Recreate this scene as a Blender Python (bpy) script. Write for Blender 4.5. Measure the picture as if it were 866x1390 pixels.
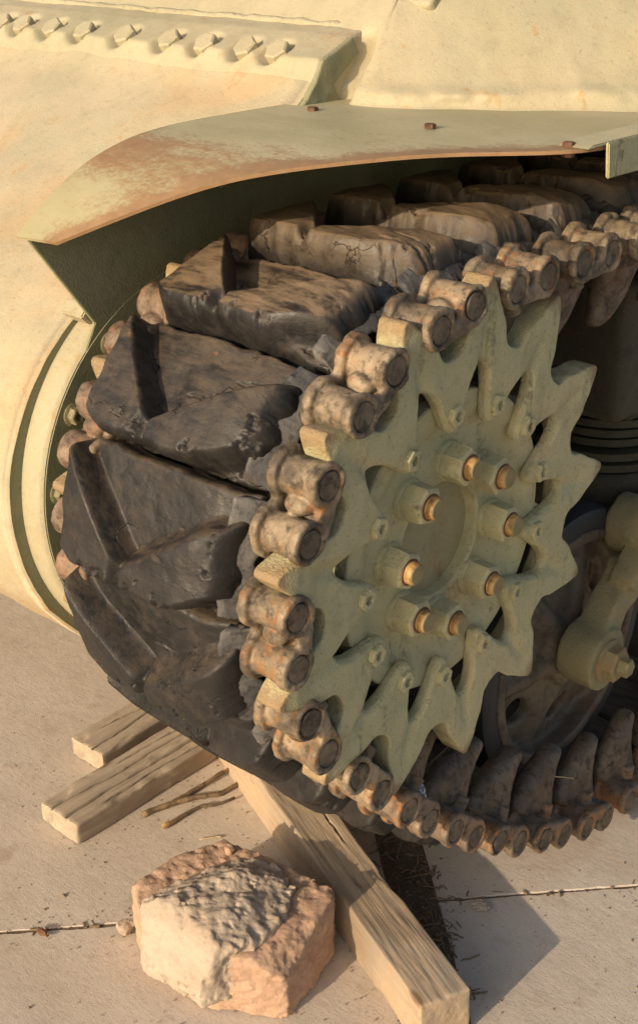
import bpy, bmesh, math, random
import numpy as np
from mathutils import Vector, Matrix

random.seed(7); rng = np.random.default_rng(7)
for o in list(bpy.data.objects): bpy.data.objects.remove(o, do_unlink=True)
SC = bpy.context.scene
COL = SC.collection

# ------------------------------------------------------------------ camera
cam_d = bpy.data.cameras.new('camera'); cam = bpy.data.objects.new('camera', cam_d); COL.objects.link(cam)
CAMP = Vector((0.8603, -1.2369, 0.7612)); AZ, EL = 0.8418, 0.4442
look = Vector((-math.cos(EL)*math.cos(AZ), math.cos(EL)*math.sin(AZ), -math.sin(EL)))
cam.location = CAMP; cam.rotation_euler = look.to_track_quat('-Z', 'Y').to_euler()
cam_d.sensor_fit = 'VERTICAL'; cam_d.sensor_height = 24; cam_d.lens = 24*1784.77/1390
cam_d.clip_start = 0.05; cam_d.clip_end = 300
SC.camera = cam
SC.render.resolution_x = 637; SC.render.resolution_y = 1024

# ------------------------------------------------------------------ sky, sun, exposure
SUN_EL = math.radians(18.5); SUN_DX = 0.015
w = bpy.data.worlds.new('World'); SC.world = w; w.use_nodes = True
nt = w.node_tree; bg = nt.nodes['Background']
sky = nt.nodes.new('ShaderNodeTexSky'); sky.sky_type = 'NISHITA'; sky.sun_disc = False
sky.sun_elevation = SUN_EL; sky.sun_rotation = math.pi + math.atan(SUN_DX)
sky.air_density = 1.0; sky.dust_density = 3.0; sky.ozone_density = 0.6
nt.links.new(sky.outputs[0], bg.inputs[0]); bg.inputs[1].default_value = 0.14
sd = bpy.data.lights.new('sun', 'SUN'); sd.energy = 4.0; sd.angle = math.radians(0.55); sd.color = (1.0, 0.79, 0.56)
sun = bpy.data.objects.new('sun', sd); COL.objects.link(sun)
sdir = Vector((SUN_DX, math.cos(SUN_EL), -math.sin(SUN_EL)))
sun.rotation_euler = sdir.to_track_quat('-Z', 'Y').to_euler(); sun.location = (0, -6, 3)
vs = SC.view_settings; vs.view_transform = 'Standard'; vs.look = 'None'; vs.gamma = 1; vs.exposure = 0.12
vs.use_curve_mapping = False

# ------------------------------------------------------------------ noise and surface nets
def _hash(ix, iy, iz, seed):
    h = (ix.astype(np.int64)*374761393 + iy.astype(np.int64)*668265263 + iz.astype(np.int64)*2147483647 + seed*1274126177) & 0xffffffff
    h = ((h ^ (h >> 13))*1274126177) & 0xffffffff
    h = h ^ (h >> 16)
    return (h & 0xffff).astype(np.float32)/32767.5 - 1.0
def vnoise(x, y, z, seed=0):
    x, y, z = np.broadcast_arrays(x, y, z)
    xi, yi, zi = np.floor(x), np.floor(y), np.floor(z)
    fx, fy, fz = x-xi, y-yi, z-zi
    fx = fx*fx*(3-2*fx); fy = fy*fy*(3-2*fy); fz = fz*fz*(3-2*fz)
    r = 0
    for a in (0, 1):
        for b in (0, 1):
            for c in (0, 1):
                r = r + _hash(xi+a, yi+b, zi+c, seed)*(fx if a else 1-fx)*(fy if b else 1-fy)*(fz if c else 1-fz)
    return r
def fbm(x, y, z, f, oct=3, seed=0, gain=0.5):
    r, a = 0, 1.0
    for o in range(oct):
        r = r + a*vnoise(x*f, y*f, z*f, seed+o*17); f *= 2.07; a *= gain
    return r
def smin(a, b, k):
    h = np.clip(0.5+0.5*(b-a)/k, 0, 1); return b*(1-h)+a*h - k*h*(1-h)
def smax(a, b, k): return -smin(-a, -b, k)
def sstep(a, b, x):
    t = np.clip((x-a)/(b-a), 0, 1); return t*t*(3-2*t)
def capsule(X, Y, Z, a, b, ra, rb=None):
    rb = ra if rb is None else rb
    a = np.array(a, float); b = np.array(b, float); d = b-a; L = d@d
    t = np.clip(((X-a[0])*d[0]+(Y-a[1])*d[1]+(Z-a[2])*d[2])/L, 0, 1)
    return np.sqrt((X-a[0]-t*d[0])**2+(Y-a[1]-t*d[1])**2+(Z-a[2]-t*d[2])**2) - (ra+(rb-ra)*t)
def boxs(X, Y, Z, c, s, r=0.0):
    qx, qy, qz = abs(X-c[0])-s[0]+r, abs(Y-c[1])-s[1]+r, abs(Z-c[2])-s[2]+r
    return np.sqrt(np.maximum(qx, 0)**2+np.maximum(qy, 0)**2+np.maximum(qz, 0)**2)+np.minimum(np.maximum(qx, np.maximum(qy, qz)), 0)-r
def cylx(X, Y, Z, cy, cz, r, x0, x1, k=0.003):
    return smax(np.sqrt((Y-cy)**2+(Z-cz)**2)-r, abs(X-(x0+x1)/2)-(x1-x0)/2, k)
def nets(fn, lo, hi, h):
    ax = [np.arange(l-2*h, u+3*h, h) for l, u in zip(lo, hi)]
    X, Y, Z = np.meshgrid(*ax, indexing='ij', sparse=True)
    F = np.asarray(fn(X, Y, Z), dtype=np.float32)
    F = np.broadcast_to(F, (len(ax[0]), len(ax[1]), len(ax[2])))
    S = F < 0
    n = np.array(F.shape)-1
    cnt = np.zeros(n, np.int8); P = np.zeros((3,)+tuple(n), np.float32)
    def sl(a, ofs):
        return a[ofs[0]:ofs[0]+n[0], ofs[1]:ofs[1]+n[1], ofs[2]:ofs[2]+n[2]]
    for ax_ in range(3):
        o1, o2 = [q for q in range(3) if q != ax_]
        for i in (0, 1):
            for j in (0, 1):
                A = [0, 0, 0]; A[o1] = i; A[o2] = j; B = list(A); B[ax_] = 1
                fa, fb = sl(F, A), sl(F, B)
                m = sl(S, A) != sl(S, B)
                d = fa-fb; t = np.where(m, fa/np.where(m, d, 1), 0)
                cnt += m
                P[ax_] += t; P[o1] += m*i; P[o2] += m*j
    act = cnt > 0
    idx = np.full(n, -1, np.int64); k = int(act.sum()); idx[act] = np.arange(k)
    base = np.argwhere(act)
    V = base + (np.stack([P[0][act], P[1][act], P[2][act]], 1)/cnt[act][:, None])
    V = V*h + np.array([a[0] for a in ax])
    Q = []
    for ax_ in range(3):
        o1, o2 = (ax_+1) % 3, (ax_+2) % 3
        s0 = [slice(1, -1)]*3; s1 = [slice(1, -1)]*3
        s0[ax_] = slice(0, -1); s1[ax_] = slice(1, None)
        m = S[tuple(s0)] != S[tuple(s1)]
        w_ = np.argwhere(m); inside = S[tuple(s0)][m]
        w_[:, o1] += 1; w_[:, o2] += 1
        def cell(a, b):
            c = w_.copy(); c[:, o1] -= a; c[:, o2] -= b; return idx[c[:, 0], c[:, 1], c[:, 2]]
        q = np.stack([cell(1, 1), cell(0, 1), cell(0, 0), cell(1, 0)], 1)
        q[~inside] = q[~inside][:, ::-1]
        Q.append(q)
    Q = np.concatenate(Q); Q = Q[(Q >= 0).all(1)]
    return V, Q

# ------------------------------------------------------------------ object helpers
def mesh_np(name, V, Q, smooth=True):
    V = np.asarray(V, np.float32); Q = np.asarray(Q, np.int32)
    me = bpy.data.meshes.new(name); k = Q.shape[1]
    me.vertices.add(len(V)); me.vertices.foreach_set('co', V.ravel())
    me.loops.add(Q.size); me.loops.foreach_set('vertex_index', Q.ravel())
    me.polygons.add(len(Q)); me.polygons.foreach_set('loop_start', np.arange(0, Q.size, k, dtype=np.int32))
    if smooth: me.polygons.foreach_set('use_smooth', np.ones(len(Q), bool))
    me.update(calc_edges=True)
    return me
def link(name, me, mat=None, parent=None, loc=None, rotx=None):
    o = bpy.data.objects.new(name, me); COL.objects.link(o)
    if mat is not None and me is not None and not me.materials: me.materials.append(mat)
    if parent is not None: o.parent = parent
    if loc is not None: o.location = loc
    if rotx is not None: o.rotation_euler = (rotx, 0, 0)
    return o
def empty(name, label, cat, loc=(0, 0, 0), group=None):
    o = bpy.data.objects.new(name, None); COL.objects.link(o); o.location = loc
    o.empty_display_size = 0.05
    return tag(o, label, cat, group)
def tag(o, label, cat, group=None):
    o['label'] = label; o['category'] = cat
    if group: o['group'] = group
    return o
def grid_mesh(name, P, smooth=True, flip=False):
    P = np.asarray(P, float); a, b = P.shape[:2]
    i = np.arange(a*b).reshape(a, b)
    Q = np.stack([i[:-1, :-1], i[1:, :-1], i[1:, 1:], i[:-1, 1:]], -1).reshape(-1, 4)
    if flip: Q = Q[:, ::-1]
    return mesh_np(name, P.reshape(-1, 3), Q, smooth)
def lathe_x(name, prof, seg=96, smooth=True, sharp=True, cy=0, cz=0):
    """prof = [(x, r)...] revolved about the x axis"""
    a = np.linspace(0, 2*np.pi, seg, endpoint=False)
    pr = []
    for i, p in enumerate(prof): pr.append(p)
    P = np.array([[(x, cy+r*np.cos(t), cz+r*np.sin(t)) for t in a] for x, r in pr])
    n = len(pr); i = np.arange(n*seg).reshape(n, seg); j = np.roll(i, -1, 1)
    Q = np.stack([i[:-1], j[:-1], j[1:], i[1:]], -1).reshape(-1, 4)
    me = mesh_np(name, P.reshape(-1, 3), Q, smooth)
    if sharp:
        me.set_sharp_from_angle(angle=math.radians(35))
    return me
def bm_mesh(name, bm, smooth=False, ang=None):
    me = bpy.data.meshes.new(name); bm.normal_update(); bm.to_mesh(me); bm.free()
    if smooth:
        me.polygons.foreach_set('use_smooth', np.ones(len(me.polygons), bool))
        if ang: me.set_sharp_from_angle(angle=math.radians(ang))
    me.update(); return me
def hexnut(name, r, h, top=0.0, taper=1.0, hole=0.0, hole_d=0.0, washer=None, seg=6, bev=0.0012):
    """hex prism along +x starting at x=0; optional washer, optional socket"""
    bm = bmesh.new()
    def ring(x, rad, n, ph=0): return [bm.verts.new((x, rad*math.cos(2*math.pi*k/n+ph), rad*math.sin(2*math.pi*k/n+ph))) for k in range(n)]
    def side(a, b):
        n = len(a)
        for k in range(n): bm.faces.new((a[k], a[(k+1) % n], b[(k+1) % n], b[k]))
    a = ring(0, r, seg); b = ring(h-r*0.12, r*taper, seg); c = ring(h, r*taper*0.86, seg)
    side(a, b); side(b, c)
    if hole > 0:
        d = ring(h, hole, seg); e = ring(h-hole_d, hole*0.9, seg); side(c, d); side(d, e); bm.faces.new(e)
    else: bm.faces.new(c)
    if washer:
        p = ring(-0.002, washer[0], 28); q = ring(washer[1]*0.6, washer[0], 28); s = ring(washer[1], washer[0]*0.93, 28)
        side(p, q); side(q, s); bm.faces.new(s)
    if bev:
        bmesh.ops.bevel(bm, geom=[e for e in bm.edges if e.calc_length() > 0.003 and len(e.link_faces) == 2 and e.calc_face_angle(0) > 0.4], offset=bev, segments=2, affect='EDGES', clamp_overlap=True)
    bmesh.ops.recalc_face_normals(bm, faces=bm.faces)
    return bm_mesh(name, bm, True, 40)
def extrude_poly(name, pts, x0, x1, bevel=0.0015):
    """polygon in (y,z) extruded from x0 to x1"""
    bm = bmesh.new()
    a = [bm.verts.new((x0, y, z)) for y, z in pts]; b = [bm.verts.new((x1, y, z)) for y, z in pts]
    n = len(pts); bm.faces.new(a); bm.faces.new(b[::-1])
    for k in range(n): bm.faces.new((a[k], b[k], b[(k+1) % n], a[(k+1) % n]))
    bmesh.ops.recalc_face_normals(bm, faces=bm.faces)
    if bevel: bmesh.ops.bevel(bm, geom=[e for e in bm.edges if e.calc_face_angle(0) > 0.6], offset=bevel, segments=2, affect='EDGES')
    return bm_mesh(name, bm, True, 30)
def tube_mesh(name, pts, rad, seg=8, wob=0.0):
    pts = [Vector(p) for p in pts]; rad = rad if hasattr(rad, '__len__') else [rad]*len(pts)
    V = []; n = len(pts)
    for i, p in enumerate(pts):
        t = (pts[min(i+1, n-1)]-pts[max(i-1, 0)]).normalized()
        u = t.cross(Vector((0.13, 0.2, 1))).normalized(); v = t.cross(u)
        for k in range(seg):
            a = 2*math.pi*k/seg; rr = rad[i]*(1+wob*random.uniform(-1, 1))
            V.append(p+u*math.cos(a)*rr+v*math.sin(a)*rr)
    F = [(i*seg+k, i*seg+(k+1) % seg, (i+1)*seg+(k+1) % seg, (i+1)*seg+k) for i in range(n-1) for k in range(seg)]
    F += [tuple(range(seg))[::-1], tuple((n-1)*seg+k for k in range(seg))]
    me = bpy.data.meshes.new(name); me.from_pydata(V, [], F)
    me.polygons.foreach_set('use_smooth', np.ones(len(F), bool)); me.update(); return me

# ------------------------------------------------------------------ materials
class NT:
    def __init__(s, name):
        s.m = bpy.data.materials.new(name); s.m.use_nodes = True; s.t = s.m.node_tree
        s.b = s.t.nodes['Principled BSDF']; s.out = s.t.nodes['Material Output']
        s.geo = s.t.nodes.new('ShaderNodeNewGeometry'); s.tc = s.t.nodes.new('ShaderNodeTexCoord')
        s.pos = s.geo.outputs['Position']
    def n(s, t): return s.t.nodes.new(t)
    def l(s, a, b): s.t.links.new(a, b)
    def noise(s, scale, detail=4, rough=0.6, vec=None, dist=0.0, sc=None):
        n = s.n('ShaderNodeTexNoise'); n.inputs['Scale'].default_value = scale; n.inputs['Detail'].default_value = detail
        n.inputs['Roughness'].default_value = rough; n.inputs['Distortion'].default_value = dist
        v = vec or s.pos
        if sc is not None:
            mp = s.n('ShaderNodeMapping'); mp.inputs['Scale'].default_value = sc; s.l(v, mp.inputs[0]); v = mp.outputs[0]
        s.l(v, n.inputs['Vector']); return n.outputs[0]
    def vor(s, scale, feat='DISTANCE_TO_EDGE', vec=None, rand=1.0):
        n = s.n('ShaderNodeTexVoronoi'); n.feature = feat; n.inputs['Scale'].default_value = scale
        n.inputs['Randomness'].default_value = rand
        s.l(vec or s.pos, n.inputs['Vector']); return n.outputs['Distance']
    def ramp(s, f, a, b, lo=0.0, hi=1.0):
        n = s.n('ShaderNodeMapRange'); n.inputs[1].default_value = a; n.inputs[2].default_value = b
        n.inputs[3].default_value = lo; n.inputs[4].default_value = hi; n.interpolation_type = 'SMOOTHSTEP'
        s.l(f, n.inputs[0]); return n.outputs[0]
    def math(s, op, a, b=None):
        n = s.n('ShaderNodeMath'); n.operation = op
        for i, v in enumerate((a, b)):
            if v is None: continue
            if isinstance(v, (int, float)): n.inputs[i].default_value = v
            else: s.l(v, n.inputs[i])
        return n.outputs[0]
    def mix(s, f, a, b, mode='MIX'):
        n = s.n('ShaderNodeMix'); n.data_type = 'RGBA'; n.blend_type = mode
        if isinstance(f, (int, float)): n.inputs[0].default_value = f
        else: s.l(f, n.inputs[0])
        for i, v in ((6, a), (7, b)):
            if isinstance(v, tuple): n.inputs[i].default_value = (*v, 1)
            else: s.l(v, n.inputs[i])
        return n.outputs[2]
    def bump(s, h, strength, dist, prev=None):
        n = s.n('ShaderNodeBump'); n.inputs['Strength'].default_value = strength; n.inputs['Distance'].default_value = dist
        s.l(h, n.inputs['Height'])
        if prev is not None: s.l(prev, n.inputs['Normal'])
        return n.outputs[0]
    def sep(s, v):
        n = s.n('ShaderNodeSeparateXYZ'); s.l(v, n.inputs[0]); return n.outputs
    def fin(s, col, rough, nrm=None, metal=0.0, spec=0.5):
        if isinstance(col, tuple): s.b.inputs['Base Color'].default_value = (*col, 1)
        else: s.l(col, s.b.inputs['Base Color'])
        if isinstance(rough, (int, float)): s.b.inputs['Roughness'].default_value = rough
        else: s.l(rough, s.b.inputs['Roughness'])
        if isinstance(metal, (int, float)): s.b.inputs['Metallic'].default_value = metal
        else: s.l(metal, s.b.inputs['Metallic'])
        s.b.inputs['Specular IOR Level'].default_value = spec
        if nrm is not None: s.l(nrm, s.b.inputs['Normal'])
        return s.m

GREEN = (0.435, 0.415, 0.245)
def m_paint(name, base, rust=0.5, grime=0.5, cast=0.6, bleach=None, rustcol=(0.30, 0.13, 0.045), fine=260, streak=0.0, tipwear=False, runs=0.0):
    s = NT(name)
    big = s.noise(5, 4, 0.6); mid = s.noise(28, 5, 0.65); fn = s.noise(150, 4, 0.7)
    c = s.mix(s.ramp(big, 0.35, 0.7), base, tuple(v*k for v, k in zip(base, (1.16, 1.10, 1.12))))
    if bleach: c = s.mix(s.ramp(s.noise(3.5, 5, 0.65, dist=0.6), 0.42, 0.66, 0, 0.75), c, bleach)
    c = s.mix(s.ramp(mid, 0.50, 0.74, 0, 0.35*grime), c, tuple(v*0.45 for v in base))
    c = s.mix(s.ramp(fn, 0.57, 0.70, 0, 0.55*grime), c, (0.14, 0.10, 0.055))
    c = s.mix(s.ramp(s.noise(60, 6, 0.75), 0.60, 0.70, 0, 0.30), c, tuple(min(0.85, v*1.35) for v in base))
    c = s.mix(s.ramp(s.vor(48, 'F1'), 0.0, 0.10, 0.55*grime, 0.0), c, (0.09, 0.06, 0.035))
    rm = s.math('MULTIPLY', s.ramp(s.noise(9, 6, 0.72, dist=0.4), 0.60-0.10*rust, 0.74-0.06*rust), s.ramp(s.noise(95, 5, 0.7), 0.42, 0.62))
    c = s.mix(s.math('MULTIPLY', rm, min(1, 0.9*rust)), c, rustcol)
    if streak:
        st = s.math('MULTIPLY', s.ramp(s.noise(22, 3, 0.6, sc=(1.6, 1.6, 0.12)), 0.57, 0.72), s.ramp(s.noise(120, 3, 0.7), 0.4, 0.6))
        c = s.mix(s.math('MULTIPLY', st, streak), c, (0.045, 0.04, 0.03))
    c = s.mix(s.ramp(s.noise(13, 6, 0.72, dist=0.7), 0.50, 0.72, 0, 0.40*grime), c, tuple(v*k for v, k in zip(base, (0.66, 0.60, 0.55))))
    if runs:
        rn = s.math('MULTIPLY', s.ramp(s.noise(15, 3, 0.6, sc=(1.5, 1.5, 0.10)), 0.63, 0.72), s.ramp(s.noise(70, 4, 0.7), 0.35, 0.6))
        c = s.mix(s.math('MULTIPLY', rn, runs), c, (0.42, 0.25, 0.085))
    if tipwear:   # bare, rusty steel on the worn ends of the teeth
        v = s.n('ShaderNodeVectorMath'); v.operation = 'MULTIPLY'; v.inputs[1].default_value = (0, 1, 1); s.l(s.pos, v.inputs[0])
        ln = s.n('ShaderNodeVectorMath'); ln.operation = 'LENGTH'; s.l(v.outputs[0], ln.inputs[0])
        k = s.math('ADD', ln.outputs['Value'], s.math('MULTIPLY', s.math('SUBTRACT', s.noise(70, 5, 0.7), 0.5), 0.05))
        c = s.mix(s.ramp(k, 0.318, 0.342, 0, 0.85), c, s.mix(s.noise(45, 4), (0.34, 0.215, 0.105), (0.20, 0.14, 0.085)))
    nb = s.bump(s.noise(42, 4, 0.6), 0.30*cast, 0.01)
    nb = s.bump(s.noise(fine, 3, 0.6), 0.55*cast, 0.0035, nb)
    rg = s.math('ADD', s.ramp(mid, 0.3, 0.7, 0.52, 0.68), s.math('MULTIPLY', rm, 0.2))
    return s.fin(c, rg, nb, 0, 0.35)
HULLC = (0.385, 0.360, 0.240)
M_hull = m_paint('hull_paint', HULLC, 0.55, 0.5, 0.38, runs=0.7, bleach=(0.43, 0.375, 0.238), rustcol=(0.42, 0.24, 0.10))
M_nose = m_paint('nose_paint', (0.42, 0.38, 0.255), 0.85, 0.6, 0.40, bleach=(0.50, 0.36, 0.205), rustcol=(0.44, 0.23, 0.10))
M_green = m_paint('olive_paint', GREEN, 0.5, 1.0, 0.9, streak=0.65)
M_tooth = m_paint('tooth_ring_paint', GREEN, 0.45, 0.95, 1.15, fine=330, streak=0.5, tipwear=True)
M_side_shade = m_paint('shaded_side_paint', (0.245, 0.250, 0.150), 0.45, 0.7, 0.6)  # hull paint darkened for faces turned from the sun; shade put into colour
M_bogie = m_paint('bogie_paint', (0.235, 0.215, 0.12), 0.5, 1.0, 0.9)
M_recess_shade = m_paint('shaded_bracket_paint', (0.055, 0.050, 0.032), 0.5, 1.0, 0.9, rustcol=(0.07, 0.05, 0.035))  # bracket and spring base darkened: shade of the recess painted into the colour

def m_fender():
    s = NT('fender_paint')
    base = s.mix(s.ramp(s.noise(7, 4), 0.35, 0.7), (0.40, 0.36, 0.205), (0.48, 0.43, 0.27))
    at = s.n('ShaderNodeAttribute'); at.attribute_name = 'wear'
    n1 = s.noise(24, 7, 0.78, sc=(0.6, 1.3, 1)); n2 = s.noise(130, 4, 0.75)
    k = s.math('ADD', s.math('MULTIPLY', at.outputs['Fac'], 0.38), s.math('ADD', s.math('MULTIPLY', n1, 0.65), s.math('MULTIPLY', n2, 0.35)))
    rm = s.ramp(k, 0.575, 0.80)
    rc = s.mix(s.noise(60, 4), (0.20, 0.105, 0.055), (0.40, 0.245, 0.125))
    c = s.mix(s.math('MULTIPLY', rm, 0.9), base, rc)
    nb = s.bump(s.noise(20, 3), 0.15, 0.008); nb = s.bump(s.math('ADD', n2, rm), 0.25, 0.0018, nb)
    return s.fin(c, s.ramp(rm, 0, 1, 0.5, 0.8), nb, 0, 0.35)
M_fender = m_fender()

def m_rubber():
    s = NT('worn_rubber')
    big = s.noise(8, 5, 0.65); mid = s.noise(45, 6, 0.7); fn = s.noise(220, 4, 0.75)
    streak = s.noise(30, 5, 0.7, sc=(0.5, 2.2, 2.2))
    c = s.mix(s.ramp(big, 0.35, 0.68), (0.0095, 0.0095, 0.010), (0.021, 0.0188, 0.0175))
    dust = s.math('MULTIPLY', s.ramp(mid, 0.44, 0.70), s.ramp(s.noise(6, 3), 0.34, 0.62))
    c = s.mix(s.math('MULTIPLY', dust, 0.38), c, (0.075, 0.057, 0.041))
    z = s.sep(s.geo.outputs['Normal'])[2]
    up = s.math('MULTIPLY', s.ramp(z, 0.35, 0.95), s.ramp(streak, 0.33, 0.62))
    pz = s.sep(s.pos)[2]
    c = s.mix(s.math('MULTIPLY', up, s.ramp(pz, 0.24, 0.37, 0.25, 0.85)), c, (0.30, 0.215, 0.130))
    c = s.mix(s.math('MULTIPLY', s.ramp(pz, 0.31, 0.39), s.ramp(mid, 0.30, 0.62, 0.25, 0.75)), c, (0.17, 0.125, 0.080))
    c = s.mix(s.ramp(fn, 0.62, 0.78, 0, 0.4), c, (0.14, 0.105, 0.075))
    spot = s.math('MULTIPLY', s.ramp(s.noise(26, 3, 0.5), 0.715, 0.77), s.ramp(mid, 0.4, 0.55))
    c = s.mix(s.math('MULTIPLY', spot, 0.55), c, (0.33, 0.14, 0.045))
    # cracks
    wv = s.n('ShaderNodeVectorMath'); wv.operation = 'ADD'
    nz = s.n('ShaderNodeTexNoise'); nz.inputs['Scale'].default_value = 18; nz.inputs['Detail'].default_value = 5; s.l(s.pos, nz.inputs['Vector'])
    sc = s.n('ShaderNodeVectorMath'); sc.operation = 'SCALE'; sc.inputs['Scale'].default_value = 0.09; s.l(nz.outputs['Color'], sc.inputs[0])
    s.l(s.pos, wv.inputs[0]); s.l(sc.outputs[0], wv.inputs[1])
    e1 = s.vor(13, vec=wv.outputs[0]); e2 = s.vor(42, vec=wv.outputs[0])
    cm = s.math('MULTIPLY', s.ramp(e1, 0.0, 0.018, 1, 0), s.ramp(s.noise(7, 3), 0.60, 0.66))
    cm2 = s.math('MULTIPLY', s.ramp(e2, 0.0, 0.03, 1, 0), s.ramp(s.noise(9, 3), 0.62, 0.68))
    cr = s.math('MAXIMUM', cm, s.math('MULTIPLY', cm2, 0.6))
    c = s.mix(s.math('MULTIPLY', cr, 0.85), c, (0.008, 0.007, 0.006))
    nb = s.bump(mid, 0.16, 0.003); nb = s.bump(fn, 0.5, 0.0014, nb); nb = s.bump(streak, 0.25, 0.003, nb)
    nb = s.bump(s.math('MULTIPLY', cr, -1.0), 0.9, 0.004, nb)
    return s.fin(c, s.ramp(mid, 0.3, 0.7, 0.38, 0.68), nb, 0, 0.5)
M_rubber = m_rubber()

def m_steel(name, a, b, rustc, rough=(0.45, 0.8), rust=0.5, metal=0.25, f=1.0):
    s = NT(name)
    big = s.noise(14*f, 5, 0.65); mid = s.noise(60*f, 6, 0.72); fn = s.noise(260, 3, 0.7)
    c = s.mix(s.ramp(big, 0.36, 0.64), a, b)
    c = s.mix(s.ramp(mid, 0.46, 0.66, 0, 0.8), c, tuple(v*0.35 for v in a))
    rm = s.math('MULTIPLY', s.ramp(s.noise(20*f, 5, 0.7, dist=0.5), 0.58-0.14*rust, 0.70-0.10*rust), s.ramp(s.noise(110, 4, 0.7), 0.35, 0.6))
    c = s.mix(s.math('MULTIPLY', rm, 0.85), c, rustc)
    c = s.mix(s.ramp(fn, 0.62, 0.75, 0, 0.4), c, (0.03, 0.022, 0.015))
    nb = s.bump(mid, 0.45, 0.004); nb = s.bump(fn, 0.4, 0.0012, nb)
    return s.fin(c, s.ramp(mid, 0.3, 0.7, rough[0], rough[1]), nb, metal, 0.5)
M_conn = m_steel('connector_steel', (0.085, 0.068, 0.050), (0.33, 0.258, 0.172), (0.28, 0.13, 0.045), rust=0.6, metal=0.1)
M_conn_in = m_steel('inner_connector_steel', (0.15, 0.105, 0.075), (0.26, 0.185, 0.125), (0.25, 0.12, 0.06), rust=0.5, metal=0.05)
M_pin = m_steel('pin_steel', (0.105, 0.088, 0.070), (0.21, 0.172, 0.13), (0.24, 0.115, 0.045), rough=(0.35, 0.6), rust=0.2, metal=0.5)
M_horn = m_steel('horn_steel', (0.12, 0.090, 0.066), (0.18, 0.138, 0.10), (0.16, 0.075, 0.035), rough=(0.4, 0.75), rust=0.35, metal=0.3)
M_wheel = m_steel('wheel_steel', (0.15, 0.125, 0.08), (0.12, 0.088, 0.065), (0.12, 0.055, 0.035), rust=0.5, metal=0.0, f=0.5)
M_stud = m_steel('stud_rust', (0.40, 0.235, 0.085), (0.52, 0.33, 0.13), (0.24, 0.10, 0.035), rough=(0.45, 0.7), rust=0.5, metal=0.1)
M_tyre = NT('wheel_tyre'); M_tyre = M_tyre.fin(M_tyre.mix(M_tyre.noise(30, 4), (0.018, 0.02, 0.022), (0.04, 0.04, 0.04)), 0.6, M_tyre.bump(M_tyre.noise(90, 4), 0.3, 0.003))
M_boltrust = m_steel('bolt_rust', (0.16, 0.075, 0.04), (0.12, 0.055, 0.032), (0.24, 0.11, 0.05), rust=0.4, metal=0.0)

def m_concrete():
    s = NT('concrete')
    big = s.noise(3.2, 5, 0.65); mid = s.noise(22, 6, 0.7); fn = s.noise(330, 3, 0.7)
    c = s.mix(s.ramp(big, 0.3, 0.7), (0.53, 0.455, 0.370), (0.60, 0.53, 0.445))
    c = s.mix(s.ramp(mid, 0.50, 0.72, 0, 0.45), c, (0.40, 0.315, 0.24))
    c = s.mix(s.ramp(s.noise(7, 6, 0.7, dist=0.8), 0.56, 0.72, 0, 0.5), c, (0.35, 0.26, 0.19))
    c = s.mix(s.ramp(fn, 0.57, 0.70, 0, 0.6), c, (0.24, 0.18, 0.135))
    c = s.mix(s.ramp(s.noise(420, 2, 0.6), 0.62, 0.72, 0, 0.6), c, (0.68, 0.61, 0.52))
    c = s.mix(s.ramp(s.vor(75, 'F1'), 0.0, 0.13, 0.55, 0.0), c, (0.20, 0.15, 0.11))
    c = s.mix(s.ramp(s.noise(1.6, 5, 0.6, dist=1.0), 0.52, 0.70, 0, 0.4), c, (0.40, 0.315, 0.24))
    nb = s.bump(mid, 0.25, 0.006); nb = s.bump(fn, 0.40, 0.0012, nb)
    nb = s.bump(s.noise(60, 2, 0.5, sc=(1.0, 3.5, 1)), 0.12, 0.003, nb)
    return s.fin(c, 0.88, nb, 0, 0.25)
M_conc = m_concrete()
def m_soil():
    s = NT('soil'); c = s.mix(s.noise(60, 6, 0.7), (0.12, 0.088, 0.058), (0.27, 0.20, 0.135))
    nb = s.bump(s.noise(90, 6, 0.75), 0.9, 0.012); return s.fin(c, 0.95, nb, 0, 0.2)
M_soil = m_soil()
def m_wood(name, a, b, dark):
    s = NT(name); v = s.tc.outputs['Object']
    g = s.noise(14, 6, 0.65, vec=v, sc=(0.12, 3.0, 3.0), dist=0.35); g2 = s.noise(60, 4, 0.7, vec=v, sc=(0.06, 3, 3))
    bl = s.noise(6, 4, 0.6, vec=v)
    c = s.mix(s.ramp(g, 0.35, 0.65), a, b); c = s.mix(s.ramp(g2, 0.56, 0.74, 0, 0.45), c, dark)
    c = s.mix(s.ramp(bl, 0.48, 0.7, 0, 0.4), c, dark)
    c = s.mix(s.ramp(s.noise(150, 4, 0.7, vec=v), 0.62, 0.75, 0, 0.5), c, dark)
    c = s.mix(s.ramp(s.noise(22, 6, 0.75, vec=v), 0.55, 0.72, 0, 0.5), c, (0.22, 0.17, 0.125))
    kn = s.n('ShaderNodeMapping'); kn.inputs['Scale'].default_value = (5.5, 13, 13); s.l(v, kn.inputs[0])
    kd = s.vor(1.0, 'F1', vec=kn.outputs[0]); c = s.mix(s.ramp(kd, 0.05, 0.14, 0.75, 0.0), c, (0.16, 0.095, 0.05))
    c = s.mix(s.ramp(s.noise(5, 5, 0.7, vec=v, dist=0.8), 0.56, 0.70, 0, 0.5), c, (0.30, 0.265, 0.225))
    nb = s.bump(g, 0.3, 0.003); nb = s.bump(g2, 0.55, 0.0022, nb); nb = s.bump(s.noise(300, 3, 0.7, vec=v), 0.3, 0.0012, nb)
    return s.fin(c, 0.85, nb, 0, 0.25)
M_wood1 = m_wood('weathered_wood', (0.36, 0.295, 0.22), (0.47, 0.385, 0.285), (0.15, 0.11, 0.075))
M_wood2 = m_wood('sawn_wood', (0.46, 0.345, 0.23), (0.37, 0.295, 0.215), (0.15, 0.105, 0.07))
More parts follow.
